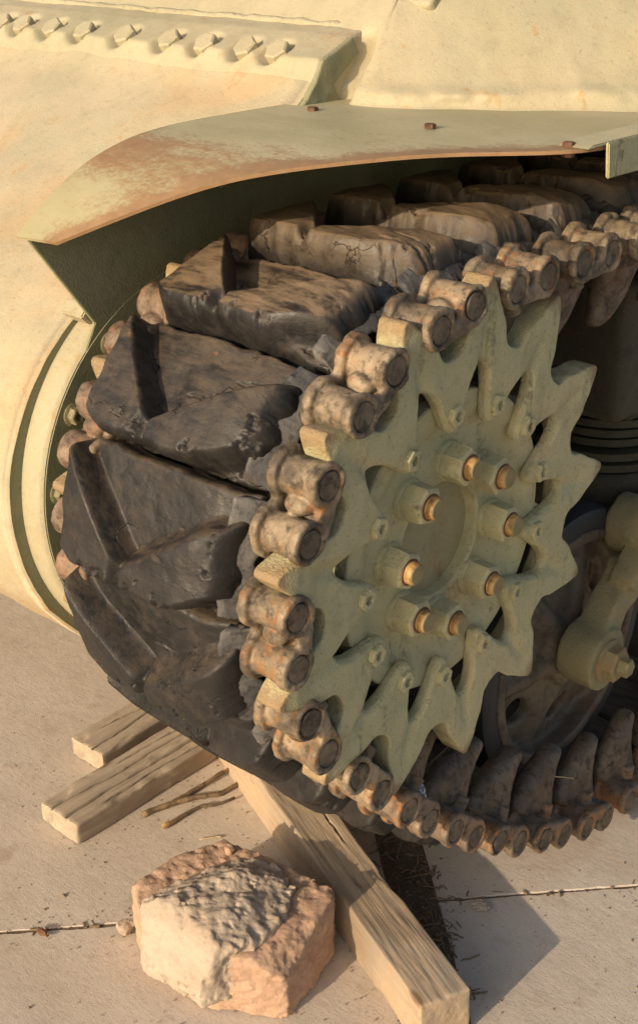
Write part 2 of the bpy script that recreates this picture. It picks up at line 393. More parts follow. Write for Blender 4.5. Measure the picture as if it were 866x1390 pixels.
def m_stone(name, a, b, d, rough_h=0.008, spec=0.2):
    s = NT(name); c = s.mix(s.ramp(s.noise(9, 5, 0.65, sc=(1, 1, 2.5)), 0.35, 0.65), a, b)
    c = s.mix(s.ramp(s.noise(70, 6, 0.75), 0.54, 0.74, 0, 0.6), c, d)
    c = s.mix(s.ramp(s.noise(380, 3, 0.7), 0.6, 0.74, 0, 0.4), c, tuple(min(.9, v*1.5) for v in a))
    nb = s.bump(s.noise(55, 7, 0.75), 0.5, rough_h); nb = s.bump(s.noise(420, 3, 0.7), 0.4, 0.0015, nb)
    return s.fin(c, 0.92, nb, 0, spec)
M_stone = m_stone('sandstone', (0.52, 0.36, 0.25), (0.43, 0.28, 0.195), (0.28, 0.18, 0.125))
M_mortar = m_stone('mortar', (0.50, 0.42, 0.335), (0.43, 0.34, 0.26), (0.26, 0.195, 0.14), 0.012)
def m_plain(name, a, b, rough=0.8, f=80):
    s = NT(name); return s.fin(s.mix(s.noise(f, 4), a, b), rough, s.bump(s.noise(f*2, 3), 0.3, 0.002), 0, 0.3)
M_twig = m_steel('twig_bark', (0.12, 0.085, 0.055), (0.27, 0.185, 0.10), (0.45, 0.30, 0.08), rough=(0.8, 0.95), rust=0.3, metal=0.0)
M_straw = m_plain('dry_straw', (0.55, 0.44, 0.27), (0.42, 0.31, 0.17), 0.7)
M_litter = m_plain('dry_litter_brown', (0.30, 0.215, 0.13), (0.13, 0.09, 0.058), 0.9, 40)
M_leaf = m_plain('brown_leaf', (0.20, 0.095, 0.05), (0.13, 0.07, 0.04), 0.8)
M_foil = NT('foil_scrap'); M_foil = M_foil.fin((0.50, 0.55, 0.60), 0.25, M_foil.bump(M_foil.noise(110, 3), 0.8, 0.01), 0.8)
M_weld = m_paint('weld_bead_paint', HULLC, 0.5, 0.8, 1.4)

G = -0.775                                    # ground level
DT = 2*math.pi/13                             # tooth pitch
PH0 = -0.8468                                 # a tooth's clock angle
RP = 0.316                                    # pin circle

# ================================================================== GROUND
J0 = Vector((-0.135, 0.168)); E1 = Vector((0.672, 0.740)); N1 = Vector((0.740, -0.672))
bm = bmesh.new(); bmesh.ops.create_grid(bm, x_segments=1, y_segments=1, size=40)
ground = link('ground', bm_mesh('ground', bm), M_soil, None, (0, 0, G-0.0020)); ground['kind'] = 'structure'
def slab(e0, e1, n0, n1, dz, seed, jag):
    """concrete slab between offsets along E1 and N1 from the joint crossing; chipped edge"""
    bm = bmesh.new(); r = random.Random(seed)
    pts = []
    def edge(a, b, fine):
        L = (b-a).length; k = max(2, int(L/fine))
        for i in range(k): pts.append((a.lerp(b, i/k), fine < 0.3))
    c = [Vector((e0, n0)), Vector((e1, n0)), Vector((e1, n1)), Vector((e0, n1))]
    for i in range(4):
        a, b = c[i], c[(i+1) % 4]
        near = (abs(a.x) < 0.1 and abs(b.x) < 0.1) or (abs(a.y) < 0.1 and abs(b.y) < 0.1)
        edge(a, b, 0.013 if near else 0.6)
    top, mid, low = [], [], []
    for p, near in pts:
        j = r.gauss(0, jag) if near else 0; j2 = r.gauss(0, jag) if near else 0
        if near and r.random() < 0.07: j *= 4; j2 *= 4
        inx = 0.0012*(1 if p.x < (e0+e1)/2 else -1) if abs(p.x) < 0.1 else 0
        iny = 0.0012*(1 if p.y < (n0+n1)/2 else -1) if abs(p.y) < 0.1 else 0
        q = lambda ex, ny, z: (J0.x+E1.x*ex+N1.x*ny, J0.y+E1.y*ex+N1.y*ny, z)
        low.append(bm.verts.new(q(p.x, p.y, -0.06+G)))
        mid.append(bm.verts.new(q(p.x+j*0.5, p.y+j2*0.5, G+dz-0.0015+j*0.1)))
        top.append(bm.verts.new(q(p.x+inx+j, p.y+iny+j2, G+dz)))
    n = len(pts); bm.faces.new(top)
    for k in range(n):
        for A, B in ((low, mid), (mid, top)): bm.faces.new((A[k], A[(k+1) % n], B[(k+1) % n], B[k]))
    bmesh.ops.recalc_face_normals(bm, faces=bm.faces)
    o = link('concrete_slab', bm_mesh('concrete_slab', bm), M_conc, ground); o.matrix_parent_inverse = ground.matrix_world.inverted()
    return o
ground.matrix_world  # noqa
bpy.context.view_layer.update()
slab(-4.5, -0.075, -5, -0.003, 0.000, 1, 0.0007)
slab(0.006, 4.5, -5, -0.002, 0.0008, 2, 0.0007)
slab(0.006, 4.5, 0.003, 4, 0.0, 3, 0.0007)
slab(-4.5, -0.070, 0.003, 4, -0.001, 4, 0.0007)

# ================================================================== TANK
tank = empty('tank', 'pale olive armoured tank, its front drive sprocket and rubber padded track seen close', 'tank', (0, 0, G))
bpy.context.view_layer.update()
INV = tank.matrix_world.inverted()
def part(name, me, mat=None, loc=None, rotx=None, label=None, parent=None):
    o = link(name, me, mat, parent or tank, loc, rotx)
    if parent is None: o.matrix_parent_inverse = INV
    if label: o['label'] = label
    return o

# ---- nose casting
NC = (-0.027, -0.002); NR = 0.306
prof = []
ta = math.atan2(0.263-NC[1], -0.183-NC[0])
prof += [(0.300, 0.520), (0.240, 0.518), (0.226, 0.514), (0.217, 0.507), (0.208, 0.4975), (0.197, 0.4885)]
for t in np.linspace(0, 1, 26): prof.append((0.183+(-0.183-0.183)*t, 0.478+(0.263-0.478)*t))
for a in np.linspace(ta, math.radians(262), 60)[1:]: prof.append((NC[0]+NR*math.cos(a), NC[1]+NR*math.sin(a)))
prof += [(0.1, -0.308), (0.35, -0.31), (0.8, -0.31), (2.2, -0.31)]
prof = np.array(prof)
xs = np.concatenate([np.arange(-2.2, -1.3, 0.05), np.arange(-1.3, -0.5, 0.012), [-0.508, -0.503, -0.500]])
X = xs[:, None]; Yp = prof[None, :, 0]; Zp = prof[None, :, 1]
d = 0.0035*fbm(X, Yp, Zp, 7, 3, 3) + 0.0012*fbm(X, Yp, Zp, 38, 2, 5)
dirn = np.stack([prof[:, 0]-0.1, prof[:, 1]], 1); dirn /= np.linalg.norm(dirn, axis=1)[:, None]
edge_in = np.where(xs > -0.5001, -0.004, np.where(xs > -0.504, -0.001, 0))[:, None]
ext = np.where((prof[:, 0] > -0.19) & (prof[:, 1] > 0.2), np.where(prof[:, 0] > 0.03, 0.0462, 0.0345), 0.0)[None, :]*sstep(-0.56, -0.50, X)
P = np.stack([X+ext, Yp+(d+edge_in)*dirn[None, :, 0], Zp+(d+edge_in)*dirn[None, :, 1]], -1)
nose = part('nose_casting', grid_mesh('nose_casting', P, flip=True), M_nose)
# end face of the nose
pts = [(y, z) for y, z in zip(P[-1, :, 1], P[-1, :, 2])]
bm = bmesh.new(); vv = [bm.verts.new((-0.5005, y, z)) for y, z in pts if not (y > -0.19 and z > 0.2)]; vv += [bm.verts.new((-0.5005, 2.2, 0.48))]
bm.faces.new(vv); bmesh.ops.recalc_face_normals(bm, faces=bm.faces)
part('nose_end_face', bm_mesh('nose_end_face', bm), M_side_shade, parent=nose)

# ---- bolted flange strip
BX = [-1.215, -1.153, -1.071, -0.986, -0.882, -0.776, -0.694, -0.607, -0.542, -1.30]
GP = np.array([(0.212, 0.480), (0.216, 0.503), (0.2235, 0.518), (0.232, 0.538), (0.299, 0.564), (0.345, 0.575), (0.345, 0.44), (0.2, 0.44)])
def poly_sd(Y, Z, P):
    d = np.full(np.broadcast(Y, Z).shape, 1e9); s = np.ones_like(d)
    n = len(P)
    for i in range(n):
        j = (i-1) % n; e = P[j]-P[i]; wy, wz = Y-P[i][0], Z-P[i][1]
        t = np.clip((wy*e[0]+wz*e[1])/(e@e), 0, 1)
        d = np.minimum(d, (wy-e[0]*t)**2+(wz-e[1]*t)**2)
        c1 = Z >= P[i][1]; c2 = Z < P[j][1]; c3 = e[0]*wz > e[1]*wy
        fl = (c1 & c2 & c3) | (~c1 & ~c2 & ~c3); s = np.where(fl, -s, s)
    return s*np.sqrt(d)
ax_b = np.array([0, -0.80, 0.60])            # bolt axis: forward and up
def f_flange(X, Y, Z):
    f = smax(poly_sd(Y, Z, GP), abs(X+0.95)-0.50, 0.004)
    for bx in BX:
        c = np.array([bx, 0.258, 0.535])
        g = capsule(X, Y, Z, c+np.array([-0.009, -0.004, 0.008]), c+np.array([-0.034, -0.060, 0.010]), 0.0240, 0.019)
        f = smax(f, -g, 0.008)
    return f + 0.0012*fbm(X, Y, Z, 30, 2, 4)
V, Q = nets(f_flange, (-1.36, 0.19, 0.435), (-0.445, 0.35, 0.58), 0.0036)
flange = part('bolted_flange', mesh_np('bolted_flange', V, Q), M_hull)
def f_gus(X, Y, Z):
    pg = np.array([(0.180, 0.472), (0.199, 0.487), (0.218, 0.509), (0.232, 0.538), (0.299, 0.564), (0.312, 0.541), (0.258, 0.501), (0.276, 0.467)])
    return smax(poly_sd(Y, Z, pg), abs(X+0.4505)-0.006, 0.003)+0.001*fbm(X, Y, Z, 40, 2, 9)
V, Q = nets(f_gus, (-0.46, 0.17, 0.46), (-0.44, 0.32, 0.57), 0.0024)
part('end_plate', mesh_np('end_plate', V, Q), M_side_shade, parent=flange)
bh = hexnut('flange_bolt', 0.0200, 0.030, bev=0.0028)
qb = Vector((1, 0, 0)).rotation_difference(Vector((0, -0.62, 0.78)))
for bx in BX[:9]:
    o = part('flange_bolt', bh, M_hull, (bx, 0.256, 0.524), parent=flange)
    o.rotation_mode = 'QUATERNION'; o.rotation_quaternion = qb @ Matrix.Rotation(random.uniform(0, 1), 3, 'X').to_quaternion()

# ---- upper hull (cast glacis)
plan = np.array([(-2.4, 0.25), (-1.6, 0.25), (-1.0, 0.25), (-0.6, 0.245), (-0.46, 0.232), (-0.42, 0.228), (-0.379, 0.233), (-0.33, 0.260), (-0.263, 0.308), (-0.15, 0.396), (-0.064, 0.462), (0.05, 0.56), (0.2, 0.72), (0.3, 0.95), (0.34, 1.3), (0.34, 2.2)])
def resample(P, n):
    P = np.asarray(P, float); s = np.r_[0, np.cumsum(np.linalg.norm(np.diff(P, axis=0), axis=1))]
    u = np.linspace(0, s[-1], n); R = np.stack([np.interp(u, s, P[:, k]) for k in range(P.shape[1])], 1)
    return R
pl = resample(plan, 620)
for _ in range(30): pl[1:-1] = 0.25*pl[:-2]+0.5*pl[1:-1]+0.25*pl[2:]
tg = np.gradient(pl, axis=0); tg /= np.linalg.norm(tg, axis=1)[:, None]; nrm = np.stack([tg[:, 1], -tg[:, 0]], 1)
hs = np.concatenate([np.linspace(0, 0.06, 16), np.linspace(0.068, 0.75, 70)])
X0, Y0 = pl[:, 0][:, None], pl[:, 1][:, None]; H = hs[None, :]
lipw = np.exp(-((H-0.022-0.006*vnoise(X0*9, Y0*9, 0*H, 3))/0.008)**2)*(X0 > -0.45)
off = 0.0045*fbm(X0, Y0, H*1.0, 6, 3, 21) + 0.0016*fbm(X0, Y0, H, 34, 3, 22) + lipw*(0.006+0.007*fbm(X0, Y0, H, 26, 3, 8)) - (H < 0.010)*0.002
inward = H*0.92 + 0.02*sstep(0, .5, H) + 0.050*np.exp(-((X0+0.437)/0.022)**2)*sstep(0.105, 0.06, H)
P = np.stack([X0-nrm[:, 0][:, None]*(inward-off), Y0-nrm[:, 1][:, None]*(inward-off), 0.476+H*0.95+0*X0], -1)
glacis = part('upper_hull', grid_mesh('upper_hull', P), M_hull)
# weld bead between flange and glacis and along the fender joint
def bead(name, pts, r, seed):
    rr = random.Random(seed); pts = resample(np.array(pts), 90)
    P_ = [(p[0]+rr.gauss(0, r*.12), p[1]+rr.gauss(0, r*.12), p[2]+rr.gauss(0, r*.12)) for p in pts]
    return tube_mesh(name, P_, [r*(1+0.25*rr.uniform(-1, 1)) for _ in pts], 8)
part('weld_bead', bead('weld_bead', [(-2.0, 0.334, 0.572), (-0.46, 0.338, 0.572)], 0.0065, 3), M_weld, parent=glacis)
part('weld_bead', bead('weld_bead', [(p[0]+0.002, p[1]-0.004, 0.481) for p in pl[362:488]], 0.0055, 4), M_weld, parent=glacis)
# lifting eye bracket at the very top
tie = part('tow_eye', hexnut('tow_eye', 0.014, 0.03, bev=0.002), M_foil, (-0.392, 0.405, 0.612), parent=glacis)
tie.rotation_euler = (0, math.radians(-50), math.radians(-90))
def f_eye(X, Y, Z):
    f = smin(boxs(X, Y, Z, (0, 0, 0.0), (0.030, 0.018, 0.014), 0.008), capsule(X, Y, Z, (-0.022, 0, -0.012), (0.014, 0, -0.03), 0.009, 0.004), 0.012)
    f = smax(f, -capsule(X, Y, Z, (0, -.03, .008), (0, .03, .008), 0.010), 0.004)
    return f+0.002*fbm(X, Y, Z, 50, 2, 3)
V, Q = nets(f_eye, (-.04, -.03, -.04), (.04, .03, .03), 0.0025)
o = part('eye_bracket', mesh_np('eye_bracket', V, Q), M_hull, (-0.398, 0.398, 0.606), parent=glacis); o.rotation_euler = (math.radians(-40), 0, 0)

# ---- fender
fz_y = np.array([-0.300, -0.294, -0.262, -0.222, -0.165, -0.099, -0.03, 0.04, 3.0]); fz_z = np.array([0.374, 0.380, 0.405, 0.431, 0.456, 0.4715, 0.477, 0.4785, 0.4785])
yy_ = np.linspace(-0.30, 0.2, 200); zz_ = np.interp(yy_, fz_y, fz_z)
for _ in range(260): zz_[1:-1] = 0.25*zz_[:-2]+0.5*zz_[1:-1]+0.25*zz_[2:]
fz = lambda y: np.interp(y, np.r_[yy_, 3.0], np.r_[zz_, 0.4785])
outer = resample(np.array([(-0.402, -0.292), (-0.335, -0.250), (-0.255, -0.178), (-0.165, -0.088), (-0.075, 0.04), (0.0, 0.115), (0.040, 0.160), (0.040, 0.22), (0.040, 1.6)]), 300)
for _ in range(90): outer[1:-1] = 0.25*outer[:-2]+0.5*outer[1:-1]+0.25*outer[2:]
inner = np.stack([np.full(300, -0.474), np.interp(np.linspace(0, 1, 300), np.linspace(0, 1, 300), outer[:, 1])], 1)
inner[:, 1] = np.interp(np.arange(300), [0, 299], [-0.297, 1.6])*0.0 + outer[:, 1] - 0.004
us = np.linspace(0, 1, 40)
FX = inner[:, 0][:, None]*(1-us)+outer[:, 0][:, None]*us; FY = inner[:, 1][:, None]*(1-us)+outer[:, 1][:, None]*us
FZ = fz(FY) + 0.0015*fbm(FX, FY, 0*FX, 6, 2, 13)
FT = np.stack([FX, FY, FZ], -1)
th = 0.0045
dz = np.gradient(fz(FY), axis=0)/np.maximum(np.gradient(FY, axis=0), 1e-5)
FB = FT + th*np.stack([0*FX, dz/np.sqrt(1+dz**2), -1/np.sqrt(1+dz**2)], -1)
a, b = FX.shape; i = np.arange(a*b).reshape(a, b); Qt = np.stack([i[:-1, :-1], i[1:, :-1], i[1:, 1:], i[:-1, 1:]], -1).reshape(-1, 4)
rim = np.concatenate([i[0, :], i[1:, -1], i[-1, ::-1][1:], i[::-1, 0][1:-1]])
Qs = np.stack([rim, np.roll(rim, -1), np.roll(rim, -1)+a*b, rim+a*b], 1)
me = mesh_np('fender', np.concatenate([FT.reshape(-1, 3), FB.reshape(-1, 3)]), np.concatenate([Qt[:, ::-1], Qt+a*b, Qs]))
# rust wear: outer edge and front drop
wear = np.clip(1.15*np.exp(-((1-us[None, :])*np.linalg.norm(outer-inner, axis=1)[:, None])/0.035) + 0.9*np.exp(-((FY+0.14)/0.075)**2)*(0.35+0.65*(1-us[None, :])) + 0.25*np.exp(-((FY-0.05)/0.1)**2)*us[None, :], 0, 1)
wa = me.attributes.new('wear', 'FLOAT', 'POINT'); wa.data.foreach_set('value', np.concatenate([wear.ravel(), wear.ravel()]).astype(np.float32))
me.set_sharp_from_angle(angle=math.radians(40))
fender = part('fender', me, M_fender, label='rust-stained curved front mudguard over the track')
fb = hexnut('fender_bolt', 0.0078, 0.006, bev=0.0008)
for (bx, by) in ((-0.404, 0.166), (-0.196, 0.161), (0.009, 0.165)):
    o = part('fender_bolt', fb, M_boltrust, (bx, by, 0.479), parent=fender); o.rotation_euler = (0, -math.pi/2, 0)
o = part('fender_nut', fb, M_green, (0.009, 0.165, 0.473), parent=fender); o.rotation_euler = (0, math.pi/2, 0)
lip = part('fender_side_lip', extrude_poly('fender_side_lip', [(0.196, 0.4835), (1.6, 0.4835), (1.6, 0.436), (0.203, 0.440)], 0.0405, 0.0455), M_green, parent=fender)
part('fender_lip_flange', extrude_poly('fender_lip_flange', [(0.160, 0.4795), (1.6, 0.4795), (1.6, 0.4835), (0.172, 0.4835)], -0.004, 0.0404), M_hull, parent=fender)

# ---- hull side plate under the fender and drive housing
sp = [(-0.293, 0.3775), (-0.198, 0.247), (-0.216, 0.215), (-0.24, 0.12), (-0.22, -0.15), (-0.12, -0.25), (0.1, -0.305), (2.2, -0.305), (2.2, 0.470), (0.04, 0.470)] + [(y, float(fz(y))-0.006) for y in np.linspace(0.0, -0.285, 12)]
hs_ = part('hull_side_plate', extrude_poly('hull_side_plate', sp, -0.464, -0.4575, 0.001), M_side_shade)
part('belly_plate', extrude_poly('belly_plate', [(0.0, -0.300), (0.0, -0.306), (2.2, -0.306), (2.2, -0.300)], -2.2, -0.465, 0), M_side_shade)
part('plate_foot', extrude_poly('plate_foot', [(-0.214, 0.256), (-0.198, 0.242), (-0.165, 0.262), (-0.20, 0.272)], -0.510, -0.4655, 0.002), M_hull, parent=hs_)
fd = part('drive_housing', lathe_x('drive_housing', [(-0.502, 0.303), (-0.466, 0.303), (-0.4625, 0.3015), (-0.459, 0.298), (-0.4585, 0.246), (-0.45, 0.240), (-0.436, 0.20), (-0.43, 0.12), (-0.36, 0.118)], 128, cy=-0.008), M_hull)
# its disc face takes the side paint, with shade put into the colour
part('housing_face', lathe_x('housing_face', [(-0.4575, 0.2975), (-0.4565, 0.297), (-0.4565, 0.25), (-0.444, 0.238), (-0.428, 0.20)], 128, cy=-0.008), M_side_shade, parent=fd)
hb = hexnut('housing_bolt', 0.0125, 0.012, hole=0.007, hole_d=0.006, washer=(0.0165, 0.002), bev=0.001)
for k in range(16):
    a = k*2*math.pi/16+0.12
    part('housing_bolt', hb, M_bogie, (-0.4565, -0.008-0.273*math.cos(a), 0.273*math.sin(a)), parent=fd)

# ---- drive sprocket
rt_t = np.array([0, .025, .055, .10, .135, .165, .21, .265, .300, .325, .355, .40, .45, .5]); rt_r = np.array([.3465, .3455, .3395, .3275, .3175, .3095, .3005, .2900, .2800, .2710, .2650, .2615, .2600, .2595])
rs_t = np.array([0, .05, .10, .15, .20, .265, .33, .40, .45, .5]); rs_r = np.array([.2420, .2405, .2355, .2265, .2135, .1920, .1745, .1650, .1620, .1612])
tt = np.linspace(0, .5, 400)
def sm(a):
    a = np.concatenate([a[::-1], a, a[::-1]])
    for _ in range(25): a[1:-1] = 0.25*a[:-2]+0.5*a[1:-1]+0.25*a[2:]
    return a[400:800]
RT = np.interp(tt, rt_t, rt_r); RT = np.where(tt > .04, sm(RT), RT); RS = sm(np.interp(tt, rs_t, rs_r))
gRT = np.gradient(RT, tt*DT); gRS = np.gradient(RS, tt*DT)
def f_ring(X, Y, Z):
    r = np.sqrt(Y*Y+Z*Z)+1e-9; ang = np.arctan2(Y, Z)
    t = (ang-PH0)/DT; t = abs(t-np.round(t))
    ro = np.interp(t, tt, RT); go = np.interp(t, tt, gRT)
    ri = np.interp(t, tt, RS); gi = np.interp(t, tt, gRS)
    fo = (r-ro)/np.sqrt(1+(go/r)**2); fi = (ri-r)/np.sqrt(1+(gi/r)**2)
    lat = t*DT*r
    face = 0.0 - 0.0035*sstep(0.235, 0.185, r) - 0.0075*np.exp(-(lat/0.010)**2)*sstep(0.318, 0.250, r)*sstep(0.2, 0.24, r) - 0.002*sstep(0.315, 0.345, r)
    f = smax(fo, X-face, 0.0018); f = smax(f, fi, 0.002)
    # broad round-over along the slot on the outer face
    f = np.maximum(f, ((X-face)*0.55+fi*0.83+0.0034))
    f = smax(f, (-0.0205-0.0195*sstep(0.243, 0.252, r))-X, 0.002)
    return f + 0.0002*vnoise(X*140, Y*140, Z*140, 5) + 0.0004*fbm(X, Y, Z, 18, 2, 2)
V, Q = nets(f_ring, (-0.042, -0.352, -0.352), (0.002, 0.352, 0.352), 0.0020)
me_ring = mesh_np('tooth_ring', V, Q)
hub = part('drive_sprocket', lathe_x('drive_sprocket', [(-0.35, 0.195), (-0.36, 0.19), (-0.36, 0.17), (-0.08, 0.165), (-0.062, 0.172), (-0.060, 0.2030), (-0.0240, 0.2030), (-0.0218, 0.2010), (-0.0225, 0.1800), (-0.0235, 0.1770), (-0.0345, 0.1560), (-0.0360, 0.1500), (-0.0355, 0.1400), (-0.0355, 0.0865), (-0.0345, 0.084), (-0.0375, 0.0795), (-0.0520, 0.0775), (-0.0530, 0.060), (-0.0530, 0.0)], 160), M_green,
           label='toothed olive drive sprocket with a ring of rusty stud nuts')
part('tooth_ring', me_ring, M_tooth, (-0.0015, 0, 0), parent=hub)
part('tooth_ring', me_ring, None, (-0.354, 0, 0), parent=hub)
part('hub_recess', lathe_x('hub_recess', [(-0.0515, 0.0768), (-0.0522, 0.072), (-0.0522, 0.0)], 64), m_paint('hub_recess_paint', (0.30, 0.275, 0.155), 0.75, 1.0, 0.5), parent=hub)
lb = hexnut('ring_bolt', 0.0145, 0.0125, hole=0.0072, hole_d=0.006, bev=0.001)
for k in range(13):
    a = PH0+(k+.5)*DT; o = part('ring_bolt', lb, M_green, (-0.0105, 0.186*math.sin(a), 0.186*math.cos(a)), parent=hub); o.rotation_euler = (random.uniform(0, 1), 0, 0)
nut = hexnut('stud_nut', 0.0268, 0.0368, taper=0.95, washer=(0.0275, 0.007), bev=0.0022)
def stud_mesh():
    prof = [(0.0, 0.0150), (0.026, 0.0150), (0.0340, 0.0136), (0.0352, 0.0150), (0.0366, 0.0143), (0.0380, 0.0150), (0.0394, 0.0143), (0.0408, 0.0150), (0.0450, 0.0148), (0.0475, 0.0130), (0.0480, 0.0)]
    return lathe_x('stud', prof, 24)
st_me = stud_mesh(); st_me2 = lathe_x('stud_tip', [(0.0476, 0.0131), (0.0487, 0.0120), (0.0489, 0.0)], 20)
rim_me = lathe_x('nut_rust_ring', [(0.0362, 0.0182), (0.0376, 0.0172), (0.0376, 0.012)], 24)
M_tip = m_paint('stud_tip_paint', (0.24, 0.21, 0.11), 0.6, 0.8, 0.6)
for k in range(8):
    a = 0.065+k*math.pi/4; yz = (0.1085*math.sin(a), 0.1085*math.cos(a))
    o = part('stud_nut', nut, M_green, (-0.0355, *yz), parent=hub); o.rotation_euler = (random.uniform(0, 1), 0, 0)
    o = part('stud', st_me, M_stud, (-0.0355, *yz), parent=hub)
    o = part('stud_tip', st_me2, M_tip, (-0.0355, *yz), parent=hub)
    o = part('nut_rust_ring', rim_me, M_boltrust, (-0.0355, *yz), parent=hub)

# ---- track: connectors, horns, pins, shoes
CP = 0.0335
def f_conn(seed):
    def f(X, Y, Z):
        b1 = cylx(X, Y, Z, -CP, 0, 0.0240, -0.058, 0.006, 0.004); b2 = cylx(X, Y, Z, CP, 0, 0.0240, -0.058, 0.006, 0.005)
        r8 = smin(np.sqrt((Y-CP)**2+Z**2)-0.0322, np.sqrt((Y+CP)**2+Z**2)-0.0322, 0.005)
        r8 = smin(r8, np.maximum(abs(Y)-CP, abs(Z+0.006)-0.016), 0.010)
        collar = smax(r8, abs(X+0.0535)-0.0072, 0.006)
        r8b = smin(np.sqrt((Y-CP)**2+Z**2)-0.0262, np.sqrt((Y+CP)**2+Z**2)-0.0262, 0.004)
        r8b = smin(r8b, np.maximum(abs(Y)-CP, abs(Z+0.013)-0.0115), 0.006)
        endr = smax(r8b, abs(X-0.001)-0.0055, 0.004)
        web = boxs(X, Y, Z, (-0.026, 0, -0.016), (0.028, CP, 0.0085), 0.003)
        lump = np.sqrt(((X+0.024)/0.019)**2+((Y-0.003)/0.0125)**2+((Z-0.002)/0.014)**2)-1
        f = smin(smin(b1, b2, 0.003), web, 0.005); f = smin(f, lump*0.0125, 0.005)
        f = smin(f, collar, 0.003); f = smin(f, endr, 0.004)
        wn = cylx(Y*0+Z, X+0.026, Y, 0, 0, 0.0118, -0.046, -0.02, 0.003)
        f = smin(f, wn, 0.003)
        for s in (-1, 1):
            f = smax(f, -cylx(X, Y, Z, s*CP, 0, 0.0185, 0.003, 0.02, 0.001), 0.002)
        return f + 0.0013*fbm(X+seed, Y, Z, 60, 3, seed) + 0.0010*fbm(X, Y+seed, Z, 24, 2, seed+3)
    return f
conn_me, conn_in_me = [], []
for sd_ in range(4):
    V, Q = nets(f_conn(sd_*11+1), (-0.064, -0.068, -0.056), (0.009, 0.068, 0.036), 0.0019)
    conn_me.append(mesh_np('end_connector', V, Q)); conn_me[-1].materials.append(M_conn)
    if sd_ < 2:
        V2 = V.copy(); V2[:, 0] = -V2[:, 0]
        m_ = mesh_np('inner_end_connector', V2, Q[:, ::-1]); m_.materials.append(M_conn_in); conn_in_me.append(m_)
def f_horn(X, Y, Z):
    # a plough-shaped guide tooth growing inward (-z) from the connector
    t = np.clip((-Z-0.015)/0.115, 0, 1)
    cy = 0.016*np.sin(t*3.0)-0.040*t**1.3; hw = 0.046*(1-t**1.5)+0.011; hx = 0.036*(1-0.55*t)
    e = np.sqrt(((Y-cy)/hw)**2+((X+0.004*t)/hx)**2)-1
    f = e*np.minimum(hw, hx)*0.8
    f = smax(f, -0.128-Z, 0.016); f = smax(f, Z+0.012, 0.01)
    groove = np.sqrt((X-0.046)**2+((Y-cy-0.030))**2)-0.026
    f = smax(f, -groove, 0.006)
    return f + 0.0011*fbm(X, Y, Z, 40, 3, 8)
V, Q = nets(f_horn, (-0.045, -0.080, -0.135), (0.045, 0.080, -0.005), 0.0028)
horn_me = mesh_np('guide_horn', V, Q); horn_me.materials.append(M_horn)
pin_me = lathe_x('pin', [(-0.05, 0.0172), (0.0045, 0.0172), (0.0060, 0.0160), (0.0062, 0.010), (0.0056, 0.004), (0.0056, 0.0)], 28); pin_me.materials.append(M_pin)
pin_in_me = lathe_x('pin', [(-0.0056, 0.0), (-0.0062, 0.010), (-0.0060, 0.0160), (-0.0045, 0.0172), (0.05, 0.0172)], 28); pin_in_me.materials.append(M_pin)
M_conn_low = m_steel('low_connector_steel', (0.15, 0.115, 0.085), (0.22, 0.16, 0.11), (0.40, 0.17, 0.055), rust=0.75, metal=0.15)

